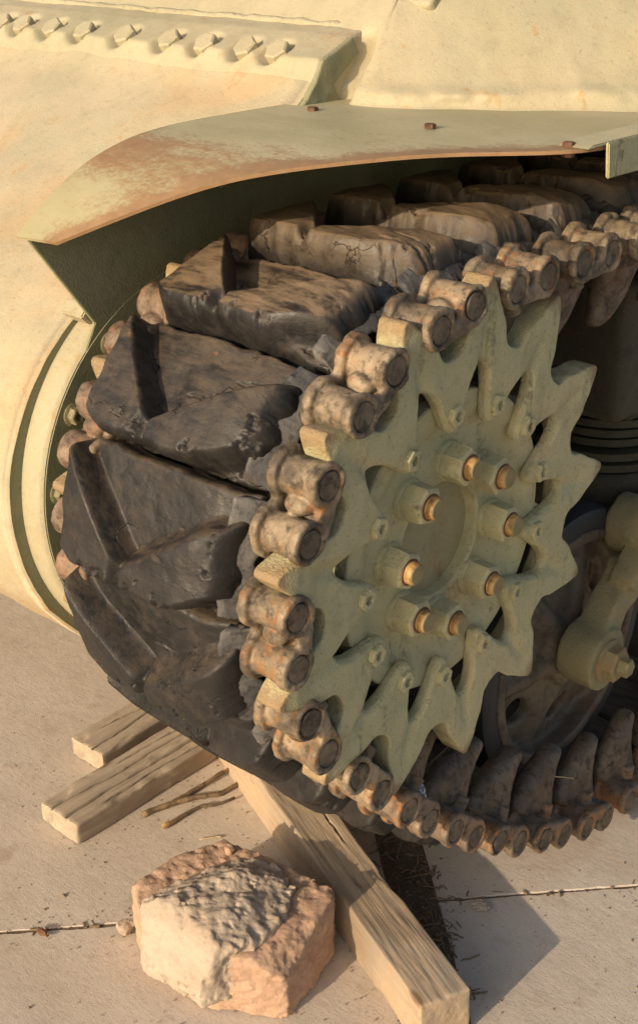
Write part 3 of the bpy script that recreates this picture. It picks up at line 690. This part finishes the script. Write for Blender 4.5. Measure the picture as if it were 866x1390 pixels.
# centres of the outer end connectors along the path, in (y, z)
RC = RP*math.cos(CP/RP)
cen = [(1.17, 0.300), (1.02, 0.306), (0.87, 0.311), (0.72, 0.316), (0.570, 0.320), (0.419, 0.322), (0.267, 0.323), (0.1155, 0.3215)]
for k in range(0, -5, -1):
    a = PH0+(1+.5+k)*DT; cen.append((RC*math.sin(a), RC*math.cos(a)))
cen.append((-0.181, -0.268))
cen += [(-0.074, -0.380), (0.040, -0.480), (0.163, -0.570), (0.298, -0.643), (0.440, -0.698), (0.588, -0.722), (0.740, -0.726), (0.891, -0.726), (1.042, -0.726), (1.193, -0.726), (1.344, -0.726)]
cen = np.array(cen); NCN = len(cen)
tan = np.gradient(cen, axis=0); tan /= np.linalg.norm(tan, axis=1)[:, None]
pads = []
def pad_mesh(seed, arc):
    """moulded rubber shoe: broad chevron bar with a V recess on one side and cut corners on the other"""
    nu, nv = 150, 96
    u = np.linspace(-1, 1, nu)[:, None]; v = np.linspace(-1, 1, nv)[None, :]
    x0, x1 = -0.3500, -0.0720; xc, hx = (x0+x1)/2, (x1-x0)/2
    vd = -v                                                   # +1 toward the apex
    Zz = 0*u*v
    wob = 0.030*fbm(u+seed+0.37*v, v*0.5-0.3*u, Zz, 1.9, 3, seed)
    du = u+0.16
    sl = np.where(du < 0, 1.75, 1.02)                         # steep inner wall on the left, gentler on the right
    inn = 0.60-sl*abs(du)+wob
    out = 1.42-0.80*abs(du)+wob
    ri = np.where(du < 0, sstep(-0.10, 0.07, vd-inn), sstep(-0.26, 0.12, vd-inn))
    ro = sstep(-0.16, 0.10, out-vd)
    flat = 1-0.35*sstep(0.10, 0.0, abs(du+0.02))*sstep(0.45, 0.75, vd)
    h = 0.022+0.041*ri*ro*flat
    # long-term wear: crown rounded off toward the ends
    h = h-np.where(u > 0, 0.014, 0.007)*sstep(0.45, 1.0, abs(u))**2-0.004*vd*vd
    ex = np.clip((1-abs(u))/np.where(u > 0, 0.15, 0.075), 0, 1); ey = np.clip((1-abs(v))/0.16, 0, 1)
    rnd = np.sqrt(np.clip(1-(1-ex)**2.4, 0, 1))*np.sqrt(np.clip(1-(1-ey)**3.0, 0, 1))
    worn = 0.0024*fbm(u*0.8+0.4*v+seed*3.1, v*0.5-0.3*u, Zz, 1.9, 3, seed+1)+0.0004*fbm(u*2+0.6*v+seed, v-0.7*u, Zz, 5.0, 3, seed+2)
    # torn chunks, mostly along the lower lip and the outer end
    lipm = sstep(0.45, 0.95, vd)+0.7*sstep(0.55, 0.95, u)
    chips = -0.007*sstep(0.42, 0.62, fbm(u*1.8+seed, v*1.0, Zz, 4.6, 4, seed+5, 0.6)*np.clip(lipm, 0, 1))
    cut = 0; r_ = random.Random(seed)
    for q in range(2):
        cu, cv, an, ln = r_.uniform(-.1, .7), r_.uniform(-.7, .5), r_.uniform(-.25, .35), r_.uniform(.15, .35)
        a_, b_ = (u-cu)*1.7, (v-cv); s_ = a_*math.cos(an)+b_*math.sin(an); p_ = -a_*math.sin(an)+b_*math.cos(an)+0.03*fbm(s_, Zz, Zz+seed, 9, 2, seed)
        cut = cut-0.0045*np.exp(-(p_/0.022)**2)*sstep(ln, ln*0.5, abs(s_))
    h = np.maximum((h+worn+chips+cut), 0.006)*rnd
    hl = 0.0735+(0.0110 if arc else 0.0025)*np.clip(h/0.045, 0, 1)
    Xg = xc+hx*u+0.003*fbm(u*0+3, v*2, Zz+seed, 2, 3, 4)*sstep(.8, 1, abs(u)); Yg = hl*v+0.0025*fbm(u*3, v*0+seed, Zz, 2, 3, seed+7)*sstep(.6, 1, abs(v))
    top = np.stack([Xg+0*v, Yg, h], -1)
    lo = top.copy(); lo[..., 2] = -0.020; lo[..., 1] *= 0.93
    n = nu*nv; i = np.arange(n).reshape(nu, nv); Qt = np.stack([i[:-1, :-1], i[1:, :-1], i[1:, 1:], i[:-1, 1:]], -1).reshape(-1, 4)
    rim = np.concatenate([i[:, 0], i[-1, 1:], i[::-1, -1][1:], i[0, ::-1][1:-1]])
    Qs = np.stack([rim, rim+n, np.roll(rim, -1)+n, np.roll(rim, -1)], 1)
    return mesh_np('track_shoe', np.concatenate([top.reshape(-1, 3), lo.reshape(-1, 3)]), np.concatenate([Qt, Qt[:, ::-1]+n, Qs]))
def flap_mesh(seed):
    """torn grey rubber skirt at the shoe's outer end"""
    nu, nv = 10, 60; u = np.linspace(0, 1, nu)[:, None]; v = np.linspace(-1, 1, nv)[None, :]
    rag = 0.5+0.5*fbm(v*4+seed, 0*v, 0*v+seed, 1.0, 3, 3)
    X = -0.090+u*(0.024+0.006*rag); Z = 0.036*(1-0.75*u**1.4)-0.012*v*v+0.0025*fbm(v*2, u, 0*u*v+seed, 2.0, 3, seed)-0.006*u*rag
    Y = v*0.071+0.002*vnoise(v*20, u*3, 0*u*v, seed)
    top = np.stack([X+0*v, Y+0*u, Z], -1); lo = top.copy(); lo[..., 2] -= 0.004+0.02*(1-u)
    n = nu*nv; i = np.arange(n).reshape(nu, nv); Qt = np.stack([i[:-1, :-1], i[1:, :-1], i[1:, 1:], i[:-1, 1:]], -1).reshape(-1, 4)
    rim = np.concatenate([i[:, 0], i[-1, 1:], i[::-1, -1][1:], i[0, ::-1][1:-1]])
    Qs = np.stack([rim, rim+n, np.roll(rim, -1)+n, np.roll(rim, -1)], 1)
    return mesh_np('torn_edge', np.concatenate([top.reshape(-1, 3), lo.reshape(-1, 3)]), np.concatenate([Qt, Qt[:, ::-1]+n, Qs]))
M_torn = m_steel('torn_rubber', (0.062, 0.062, 0.064), (0.135, 0.128, 0.12), (0.05, 0.035, 0.025), rough=(0.6, 0.9), rust=0.2, metal=0.0)
pin_xy = []
for k in range(NCN):
    c, t = cen[k], tan[k]; th_ = math.atan2(-t[1], -t[0])
    low = k >= 14
    co = part('end_connector', conn_me[k % 4], None, (0, c[0], c[1]), th_)
    if low: co.material_slots[0].link = 'OBJECT'; co.material_slots[0].material = M_conn_low
    hn = part('guide_horn', horn_me, None, (-0.056, 0, -0.006), parent=co)
    for s in (-1, 1): part('pin', pin_me, None, (0.0, s*CP, 0), parent=co)
    ci = part('inner_end_connector', conn_in_me[k % 2], None, (-0.392, c[0], c[1]), th_)
    for s in (-1, 1): part('pin', pin_in_me, None, (0.0, s*CP, 0), parent=ci)
    part('guide_horn', horn_me, None, (0.046, 0, -0.006), parent=ci)
for k in range(NCN-1):
    a = cen[k]+tan[k]*CP; b = cen[k+1]-tan[k+1]*CP; m_ = (a+b)/2; t = (b-a)/np.linalg.norm(b-a)
    th_ = math.atan2(-t[1], -t[0])
    near = 4 <= k <= 16
    me = pad_mesh(k*7+5, 7 <= k <= 12); sh = part('track_shoe', me, M_rubber, (0, m_[0], m_[1]), th_)
    if near: part('torn_edge', flap_mesh(k+1), M_torn, parent=sh)

# ---- road wheel, arm, bracket, spring
WC = (0.492, -0.418)
def f_wheel(X, Y, Z):
    r = np.sqrt(Y*Y+Z*Z); a = np.arctan2(Y, Z)
    dish = -0.030+0.022*np.exp(-(r/0.09)**2)-0.012*sstep(.1, .19, r)
    disc = np.maximum(abs(X-dish)-0.010, r-0.212)
    rimr = smax(abs(r-0.205)-0.010, abs(X+0.04)-0.046, 0.004)
    f = smin(disc, rimr, 0.012)
    t = a/(2*np.pi/6); t = t-np.round(t); lat = abs(t)*2*np.pi/6*r
    rib = smax(np.sqrt((lat)**2+((X-dish-0.004))**2)-(0.022-0.02*r), smax(r-0.2, 0.03-r, 0.01), 0.01)
    f = smin(f, rib, 0.012)
    t2 = a/(2*np.pi/6)+.5; t2 = t2-np.round(t2)
    hole = np.sqrt((t2*2*np.pi/6*r/0.030)**2+((r-0.142)/0.024)**2)-1
    f = smax(f, -hole*0.02, 0.008)
    f = smin(f, cylx(X, Y, Z, 0, 0, 0.062, -0.07, 0.012, 0.008), 0.012)
    return f+0.0012*fbm(X, Y, Z, 22, 3, 3)
V, Q = nets(f_wheel, (-0.10, -0.222, -0.222), (0.016, 0.222, 0.222), 0.0042)
wh_me = mesh_np('road_wheel', V, Q); wh_me.materials.append(M_wheel)
ty_me = lathe_x('tyre', [(-0.082, 0.212), (-0.084, 0.236), (-0.078, 0.248), (-0.068, 0.2505), (-0.012, 0.2505), (-0.002, 0.248), (0.004, 0.236), (0.002, 0.212)], 96); ty_me.materials.append(M_tyre)
for (y_, z_) in (WC, (1.02, -0.435)):
    wo = part('road_wheel', wh_me, None, (-0.112, y_, z_), random.uniform(0, 1)); part('tyre', ty_me, None, parent=wo)
def f_arm(X, Y, Z):
    # end boss around the axle, arm sweeping up and back
    f = smax(np.sqrt((Y-0)**2+(Z-0)**2)-0.054, abs(X+0.012)-0.034, 0.004)
    arm = smax(capsule(0*X, Y, Z, (0, 0.015, 0.02), (0, 0.095, 0.110), 0.036, 0.030), abs(X+0.014)-0.026, 0.004)
    arm2 = smax(capsule(0*X, Y, Z, (0, 0.095, 0.110), (0, 0.30, 0.125), 0.030, 0.032), abs(X+0.014)-0.022, 0.004)
    f = smin(smin(f, arm, 0.010), arm2, 0.008)
    f = smin(f, smax(capsule(0*X, Y, Z, (0, 0.070, 0.120), (0, 0.115, 0.165), 0.018, 0.014), abs(X-0.004)-0.024, 0.004), 0.006)
    f = smax(f, -smax(capsule(0*X, Y, Z, (0, 0.10, 0.02), (0, 0.20, 0.06), 0.045, 0.03), -X-0.004, 0.006), 0.006)
    return f+0.0015*fbm(X, Y, Z, 24, 3, 6)
V, Q = nets(f_arm, (-0.06, -0.08, -0.08), (0.05, 0.35, 0.26), 0.0042)
arm = part('suspension_arm', mesh_np('suspension_arm', V, Q), M_bogie, (-0.048, WC[0]-0.018, WC[1]+0.018))
ab = hexnut('axle_nut', 0.031, 0.026, washer=(0.037, 0.005), bev=0.002)
part('axle_nut', ab, m_paint('axle_nut_paint', (0.24, 0.20, 0.11), 0.9, 0.9, 0.8), (0.022, 0.0, 0.0), parent=arm)
part('axle_bolt', hexnut('axle_bolt', 0.0165, 0.018, bev=0.0015), M_bogie, (0.047, 0.0, 0.0), parent=arm)
def f_boss(X, Y, Z):
    f = smax(np.sqrt(Y*Y+Z*Z)-0.050-0.003*np.cos(np.arctan2(Y, Z)*2), abs(X)-0.05, 0.004)
    f = smin(f, smax(np.sqrt(Y*Y+Z*Z)-0.034, abs(X-0.045)-0.025, 0.003), 0.003)
    f = smin(f, capsule(X, Y, Z, (0, 0, 0), (0, 0.35, 0.05), 0.045), 0.01)
    f = smin(f, boxs(X, Y, Z, (0.0, 0.055, -0.085), (0.03, 0.03, 0.028), 0.008), 0.008)
    return f+0.0015*fbm(X, Y, Z, 24, 3, 9)
V, Q = nets(f_boss, (-0.07, -0.08, -0.12), (0.09, 0.4, 0.12), 0.0042)
part('suspension_lever', mesh_np('suspension_lever', V, Q), M_bogie, (-0.060, 0.615, -0.218))
def f_brk(X, Y, Z):
    f = boxs(X, Y, Z, (-0.26, 0.80, 0.10), (0.17, 0.255, 0.125), 0.02)
    f = smin(f, boxs(X, Y, Z, (-0.26, 0.80, -0.018), (0.16, 0.20, 0.018), 0.01), 0.01)
    return f+0.0015*fbm(X, Y, Z, 14, 3, 7)
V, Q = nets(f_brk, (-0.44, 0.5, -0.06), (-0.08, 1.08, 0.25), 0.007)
part('bogie_bracket', mesh_np('bogie_bracket', V, Q), M_recess_shade)
sprof = []
for k in range(6):
    z0 = -0.035-0.020*k; r0 = 0.128-0.006*k if k < 4 else 0.118+0.002*k
    sprof += [(z0, r0), (z0-0.013, r0), (z0-0.0135, r0-0.018), (z0-0.0195, r0-0.018)]
sprof += [(-0.155, 0.12), (-0.165, 0.132), (-0.235, 0.132), (-0.245, 0.12), (-0.245, 0.0)]
vs_ = part('volute_spring', lathe_x('volute_spring', sprof, 64), M_recess_shade, (-0.225, 0.735, 0.0)); vs_.rotation_euler = (0, math.radians(-90), 0)
def f_roll(X, Y, Z): return cylx(X, Y, Z, 0, 0, 0.1, -0.1, 0.1, 0.01)

# small scraps caught in the track
def scrap(name, loc, size, mat, label, cat, seed):
    f = lambda X, Y, Z: np.sqrt((X/size[0])**2+(Y/size[1])**2+(Z/size[2])**2)*min(size)-min(size)+0.3*min(size)*fbm(X, Y, Z, 0.9/min(size), 3, seed)
    V, Q = nets(f, tuple(-s*1.35 for s in size), tuple(s*1.35 for s in size), min(size)/4.5)
    return tag(link(name, mesh_np(name, V, Q), mat, None, loc), label, cat)

# ================================================================== TIMBER
def beam(name, loc, rotz, L, wdt, hgt, mat, label, seed, cracks, tilt=(0, 0), chips=0.0025, rough=0.0016):
    nx, ny, nz = int(L/0.0055), int(wdt/0.0019), max(10, int(hgt/0.003))
    r = random.Random(seed)
    def face(A, B, na, nb):   # A,B parametric unit in [-1,1]
        return np.meshgrid(np.linspace(-1, 1, na), np.linspace(-1, 1, nb), indexing='ij')
    allV, allQ, ofs = [], [], 0
    def disp(P):
        X, Y, Z = P[..., 0], P[..., 1], P[..., 2]
        ex, ey, ez = L/2-abs(X), wdt/2-abs(Y), hgt/2-abs(Z)
        # rounded corners
        rr = 0.0026
        def pull(a, b): return np.clip(rr-np.hypot(a, b) , 0, rr)
        s = 1.0
        k1 = np.clip(1-ey/rr, 0, 1)*np.clip(1-ez/rr, 0, 1); k2 = np.clip(1-ex/rr, 0, 1)*np.clip(1-ez/rr, 0, 1); k3 = np.clip(1-ex/rr, 0, 1)*np.clip(1-ey/rr, 0, 1)
        Y2 = Y-np.sign(Y)*rr*0.35*(k1+k3); Z2 = Z-np.sign(Z)*rr*0.35*(k1+k2); X2 = X-np.sign(X)*rr*0.35*(k2+k3)
        n1 = rough*fbm(X*0.35, Y*3, Z*3, 26, 3, seed)+chips*sstep(0.45, 0.9, fbm(X*0.6, Y, Z, 20, 3, seed+2))*-1
        top = sstep(0.012, 0.0, ez); sid = sstep(0.012, 0, ey); end = sstep(0.008, 0, ex)
        Z2 = Z2+np.sign(Z)*n1*top; Y2 = Y2+np.sign(Y)*n1*sid; X2 = X2+end*np.sign(X)*(0.0012*fbm(X, Y, Z, 60, 2, seed+4))
        for (cy, w0, x0, x1, sl) in cracks:
            yy = cy+sl*X+0.0022*np.sin(X*21+cy*90)+0.0015*vnoise(X*60, 0*X, 0*X, seed+6)
            on = sstep(x0-0.02, x0+0.02, X)*sstep(x1+0.02, x1-0.02, X)
            Z2 = Z2-np.where(Z > hgt/2-0.001, 0.011*np.exp(-((Y-yy)/w0)**2)*on, 0)
            X2 = X2-np.sign(X)*np.where(ex < 0.001, 0.004*np.exp(-((Y-yy)/w0)**2)*sstep(-hgt/2, hgt/2, Z)*on, 0)
        return np.stack([X2, Y2, Z2], -1)
    def add(P, flip):
        nonlocal ofs
        a, b = P.shape[:2]; i = np.arange(a*b).reshape(a, b)
        q = np.stack([i[:-1, :-1], i[1:, :-1], i[1:, 1:], i[:-1, 1:]], -1).reshape(-1, 4)
        if flip: q = q[:, ::-1]
        allV.append(disp(P).reshape(-1, 3)); allQ.append(q+ofs); ofs += a*b
    for s in (1, -1):
        a, b = face(0, 0, nx, ny); add(np.stack([a*L/2, b*wdt/2, 0*a+s*hgt/2], -1), s < 0)
        a, b = face(0, 0, nx, nz); add(np.stack([a*L/2, 0*a+s*wdt/2, b*hgt/2], -1), s > 0)
        a, b = face(0, 0, ny, nz); add(np.stack([0*a+s*L/2, a*wdt/2, b*hgt/2], -1), s < 0)
    V = np.concatenate(allV); Q = np.concatenate(allQ)
    me = mesh_np(name, V, Q); bm = bmesh.new(); bm.from_mesh(me); bmesh.ops.remove_doubles(bm, verts=bm.verts, dist=0.0004); bm.to_mesh(me); bm.free()
    me.set_sharp_from_angle(angle=math.radians(60))
    o = link(name, me, mat, None, (loc[0], loc[1], loc[2]+hgt/2)); o.rotation_euler = (tilt[0], tilt[1], rotz)
    return tag(o, label, 'timber')
beam('timber_plank', (-0.743, 0.14, G+0.001), math.pi/2, 0.56, 0.104, 0.042, M_wood1, 'grey weathered plank with long cracks, sticking out from under the track front', 5,
     [(-0.012, 0.0022, -0.3, 0.3, 0.02), (0.014, 0.0016, -0.3, 0.25, -0.01), (-0.035, 0.0010, -0.2, 0.3, 0.0), (0.034, 0.001, -0.1, 0.3, 0.015)])
beam('timber_offcut', (-0.868, 0.115, G+0.001), math.pi/2+0.03, 0.18, 0.092, 0.042, M_wood1, 'short pale wood offcut lying behind the cracked plank', 8,
     [(-0.01, 0.0012, -0.1, 0.1, 0.05), (0.02, 0.001, -0.02, 0.1, -0.06)])
bd = Vector((0.923, -0.385)); bn = Vector((0.385, 0.923))
be = Vector((-0.061, -0.057)) + bd*0.108 + bn*0.0425      # near end, mid width
bl = 0.86; bc = be - bd*(bl/2)
beam('timber_beam', (bc.x, bc.y, G-0.003), math.atan2(bd.y, bd.x), bl, 0.085, 0.088, M_wood2, 'thick square sawn timber beam wedged under the track beside the stone', 12,
     [(0.02, 0.0009, -0.4, 0.05, 0.01)], chips=0.003, rough=0.0012)

# ================================================================== STONE
sc_ = Vector((-0.300, -0.125, G))
def f_stone(X, Y, Z):
    # oriented block: corners from the photo, top leaning
    pts = [(-0.160, -0.085), (-0.140, 0.050), (-0.118, 0.066), (0.112, 0.102), (0.122, 0.088), (0.152, -0.055), (0.060, -0.125), (-0.08, -0.135)]
    f2 = poly_sd(X+0.06*(Z-0.06), Y-0.03*(Z-0.06), np.array(pts))
    top = Z-(0.118-0.10*(X+0.02)*0.25+0.05*Y)
    f = smax(f2, top, 0.003); f = smax(f, -Z+0.001, 0.004)
    f = smax(f, (-X*0.80+Y*0.25+Z*0.55)-0.168, 0.002)
    # broken left shoulder
    f = smax(f, (-(X+0.150)*0.75+(Z-0.098)*0.66), 0.003)
    f = smax(f, ((X-0.125)*0.6+(Z-0.105)*0.55-(Y)*0.1), 0.003)
    return f + 0.0028*fbm(X, Y, Z, 15, 3, 31) + 0.0024*fbm(X, Y, Z*2, 60, 4, 33, 0.6) + 0.0012*abs(fbm(X, Y, Z*2.5, 110, 2, 36))
V, Q = nets(f_stone, (-0.2, -0.17, -0.01), (0.19, 0.13, 0.16), 0.0026)
stone = tag(link('stone_block', mesh_np('stone_block', V, Q), M_stone, None, sc_), 'broken pinkish sandstone block with pale mortar stuck on its top', 'stone')
def f_mort(X, Y, Z):
    sh = poly_sd(X, Y, np.array([(-0.082, -0.125), (-0.075, -0.060), (-0.045, 0.045), (0.010, 0.074), (0.060, 0.050), (0.090, 0.000), (0.096, -0.07), (0.062, -0.142), (-0.05, -0.152)]))
    hgt = 0.131+0.018*sstep(0.0, -0.05, sh)-0.04*sstep(-0.08, -0.17, X)+0.006*fbm(X, Y, 0*Z, 20, 3, 41)-0.06*(Y+0.03)*0.5-0.075*sstep(-0.115, -0.165, Y)
    f = smax(sh-0.006+0.006*fbm(X, Y, Z, 30, 3, 44), Z-hgt, 0.012); f = smax(f, 0.03-Z, 0.004)
    pit = fbm(X, Y, Z, 85, 3, 47)
    gr = sstep(-0.07, 0.0, Y-0.2*X)
    return f + (0.0022+0.0006*gr)*fbm(X, Y, Z, 70, 4, 43, 0.6) + 0.0055*np.clip(pit-0.15, 0, 1)
V, Q = nets(f_mort, (-0.18, -0.19, 0.02), (0.12, 0.1, 0.17), 0.0023)
part('mortar', mesh_np('mortar', V, Q), M_mortar, parent=stone)

# ================================================================== LITTER
def curve_pts(a, b, n, wob, seed):
    r = random.Random(seed); a, b = Vector(a), Vector(b); o = Vector((0, 0, 0)); out = []
    for i in range(n):
        t = i/(n-1); o += Vector((r.gauss(0, wob), r.gauss(0, wob), r.gauss(0, wob*0.3)))
        out.append(a.lerp(b, t)+o*math.sin(math.pi*min(1, t*1.2)))
    return out
def twig(a, b, r, seed, label):
    pts = curve_pts(a, b, 16, 0.0026, seed); rr = random.Random(seed)
    return tag(link('twig', tube_mesh('twig', pts, [r*(1.0-0.45*i/15)*(1+0.35*rr.uniform(-0.6, 1)*(i % 4 == 1)+0.12*rr.uniform(-1, 1)) for i in range(16)], 8, 0.1), M_twig), label, 'twig', 'twigs beside the plank')
twig((-0.665, -0.012, G+0.006), (-0.640, 0.19, G+0.010), 0.006, 3, 'twig lying closest along the grey plank')
twig((-0.652, 0.04, G+0.006), (-0.585, 0.215, G+0.008), 0.0055, 4, 'middle twig of the three beside the plank')
twig((-0.612, -0.01, G+0.005), (-0.575, 0.135, G+0.006), 0.0045, 5, 'short twig farthest out from the plank')
def straw(a, b, r, seed, label):
    return tag(link('straw', tube_mesh('straw', curve_pts(a, b, 10, 0.0012, seed), r, 6), M_straw), label, 'straw')
straw((-0.540, 0.012, G+0.003), (-0.515, 0.045, G+0.003), 0.0013, 8, 'thin pale straw lying on the concrete above the stone')
straw((-0.040, 0.338, -0.566), (-0.040, 0.485, -0.659), 0.0010, 9, 'dry straw caught across the guide horns')
scrap('foil_piece', (-0.03, -0.036, -0.380), (0.016, 0.013, 0.012), M_foil, 'crumpled silvery scrap wedged below the sprocket teeth', 'scrap', 3)
scrap('leaf_scrap', (-0.560, -0.318, G+0.006), (0.012, 0.006, 0.004), M_leaf, 'small brown leaf in the concrete joint', 'leaf', 5)
scrap('pebble', (-0.463, -0.228, G+0.016), (0.015, 0.013, 0.012), M_mortar, 'white pebble against the left foot of the stone', 'pebble', 6)
scrap('pebble', (-0.372, -0.075, G+0.128), (0.009, 0.008, 0.008), M_stone, 'small pink pebble on the back edge of the stone', 'pebble', 7)
scrap('concrete_chip', (-0.068, 0.205, G+0.007), (0.016, 0.012, 0.004), M_mortar, 'pale flat chip on the concrete right of the beam', 'chip', 9)
# dry roots, stalks and crumbs in the open joint beside the beam: uncountable
V, F = [], []
r_ = random.Random(99)
def addtube(pts, rad, seg=5):
    b0 = len(V); n = len(pts)
    for i, p in enumerate(pts):
        t = (pts[min(i+1, n-1)]-pts[max(i-1, 0)]).normalized(); u = t.cross(Vector((.1, .2, 1))).normalized(); v = t.cross(u)
        for k in range(seg): a = 2*math.pi*k/seg; V.append(tuple(p+(u*math.cos(a)+v*math.sin(a))*rad))
    for i in range(n-1):
        for k in range(seg): F.append((b0+i*seg+k, b0+i*seg+(k+1) % seg, b0+(i+1)*seg+(k+1) % seg, b0+(i+1)*seg+k))
def jp(e, n, z): return Vector((J0.x+E1.x*e+N1.x*n, J0.y+E1.y*e+N1.y*n, z))
for q in range(520):
    e = r_.uniform(-0.085, 0.012); n = r_.uniform(-0.30, 0.22)
    a = jp(e, n, G-0.014+r_.uniform(0, 0.018)); an = r_.uniform(0, 6.28); L = r_.uniform(0.01, 0.055)
    addtube(curve_pts(a, a+Vector((math.cos(an)*L, math.sin(an)*L, r_.uniform(-0.005, 0.012))), 6, 0.002, q), r_.uniform(0.0006, 0.0018))
for q in range(420):
    main = r_.random() < 0.4
    e, n = (r_.uniform(-0.9, 0.5), r_.gauss(0, 0.004)) if main else (r_.uniform(-0.08, 0.03), r_.uniform(-0.25, 0.25))
    a = jp(e, n, G-0.002+r_.uniform(-0.006, 0.004)); an = r_.uniform(0, 6.28); L = r_.uniform(0.004, 0.016)
    addtube(curve_pts(a, a+Vector((math.cos(an)*L, math.sin(an)*L, 0)), 3, 0.001, q), r_.uniform(0.0008, 0.0025))
me = bpy.data.meshes.new('dry_litter'); me.from_pydata(V, [], F); me.update()
o = link('dry_litter', me, M_litter); o['kind'] = 'stuff'; o['label'] = 'dry stalks and crumbs lying in the open concrete joints'; o['category'] = 'litter'
GV, GF = [], []
def crumb(x, y, z, r):
    b0 = len(GV); ax_ = [r*r_.uniform(0.6, 1.3) for _ in range(6)]
    for dx_, dy_, dz_, q in ((1, 0, 0, 0), (-1, 0, 0, 1), (0, 1, 0, 2), (0, -1, 0, 3), (0, 0, 1, 4), (0, 0, -1, 5)):
        k_ = ax_[q]*(0.7 if q > 3 else 1); GV.append((x+dx_*k_+r_.gauss(0, r*.2), y+dy_*k_+r_.gauss(0, r*.2), z+dz_*k_))
    for t_ in ((0, 2, 4), (2, 1, 4), (1, 3, 4), (3, 0, 4), (2, 0, 5), (1, 2, 5), (3, 1, 5), (0, 3, 5)): GF.append(tuple(b0+i_ for i_ in t_))
for q in range(2600):
    m_ = r_.random()
    if m_ < 0.45: x, y = r_.uniform(-1.1, 0.25), r_.uniform(-0.5, 0.55)
    elif m_ < 0.62: p_ = jp(r_.uniform(-0.9, 0.6), r_.gauss(0, 0.03), 0); x, y = p_.x, p_.y
    elif m_ < 0.75: x, y = sc_.x+r_.gauss(0, 0.15), sc_.y+r_.gauss(0, 0.13)
    elif m_ < 0.88: x, y = -0.73+r_.gauss(0, 0.09), r_.uniform(-0.16, 0.25)
    else: t_ = r_.random()*0.75; p_ = be-bd*t_+bn*r_.gauss(0, 0.06); x, y = p_.x, p_.y
    rr_ = 0.0007+0.0016*r_.random()**3+(0.003*r_.random() if r_.random() < 0.03 else 0)
    crumb(x, y, G+rr_*0.45, rr_)
me = bpy.data.meshes.new('grit'); me.from_pydata(GV, [], GF); me.update()
o = link('grit', me, m_plain('grit_stone', (0.42, 0.31, 0.21), (0.16, 0.115, 0.08), 0.9, 55)); o['kind'] = 'stuff'; o['label'] = 'fine grit and crumbs scattered over the concrete'; o['category'] = 'grit'
def f_crumb(X, Y, Z): return np.sqrt(X*X+Y*Y+Z*Z)-0.004+0.0015*vnoise(X*400, Y*400, Z*400, 2)

SC.render.engine = 'CYCLES'
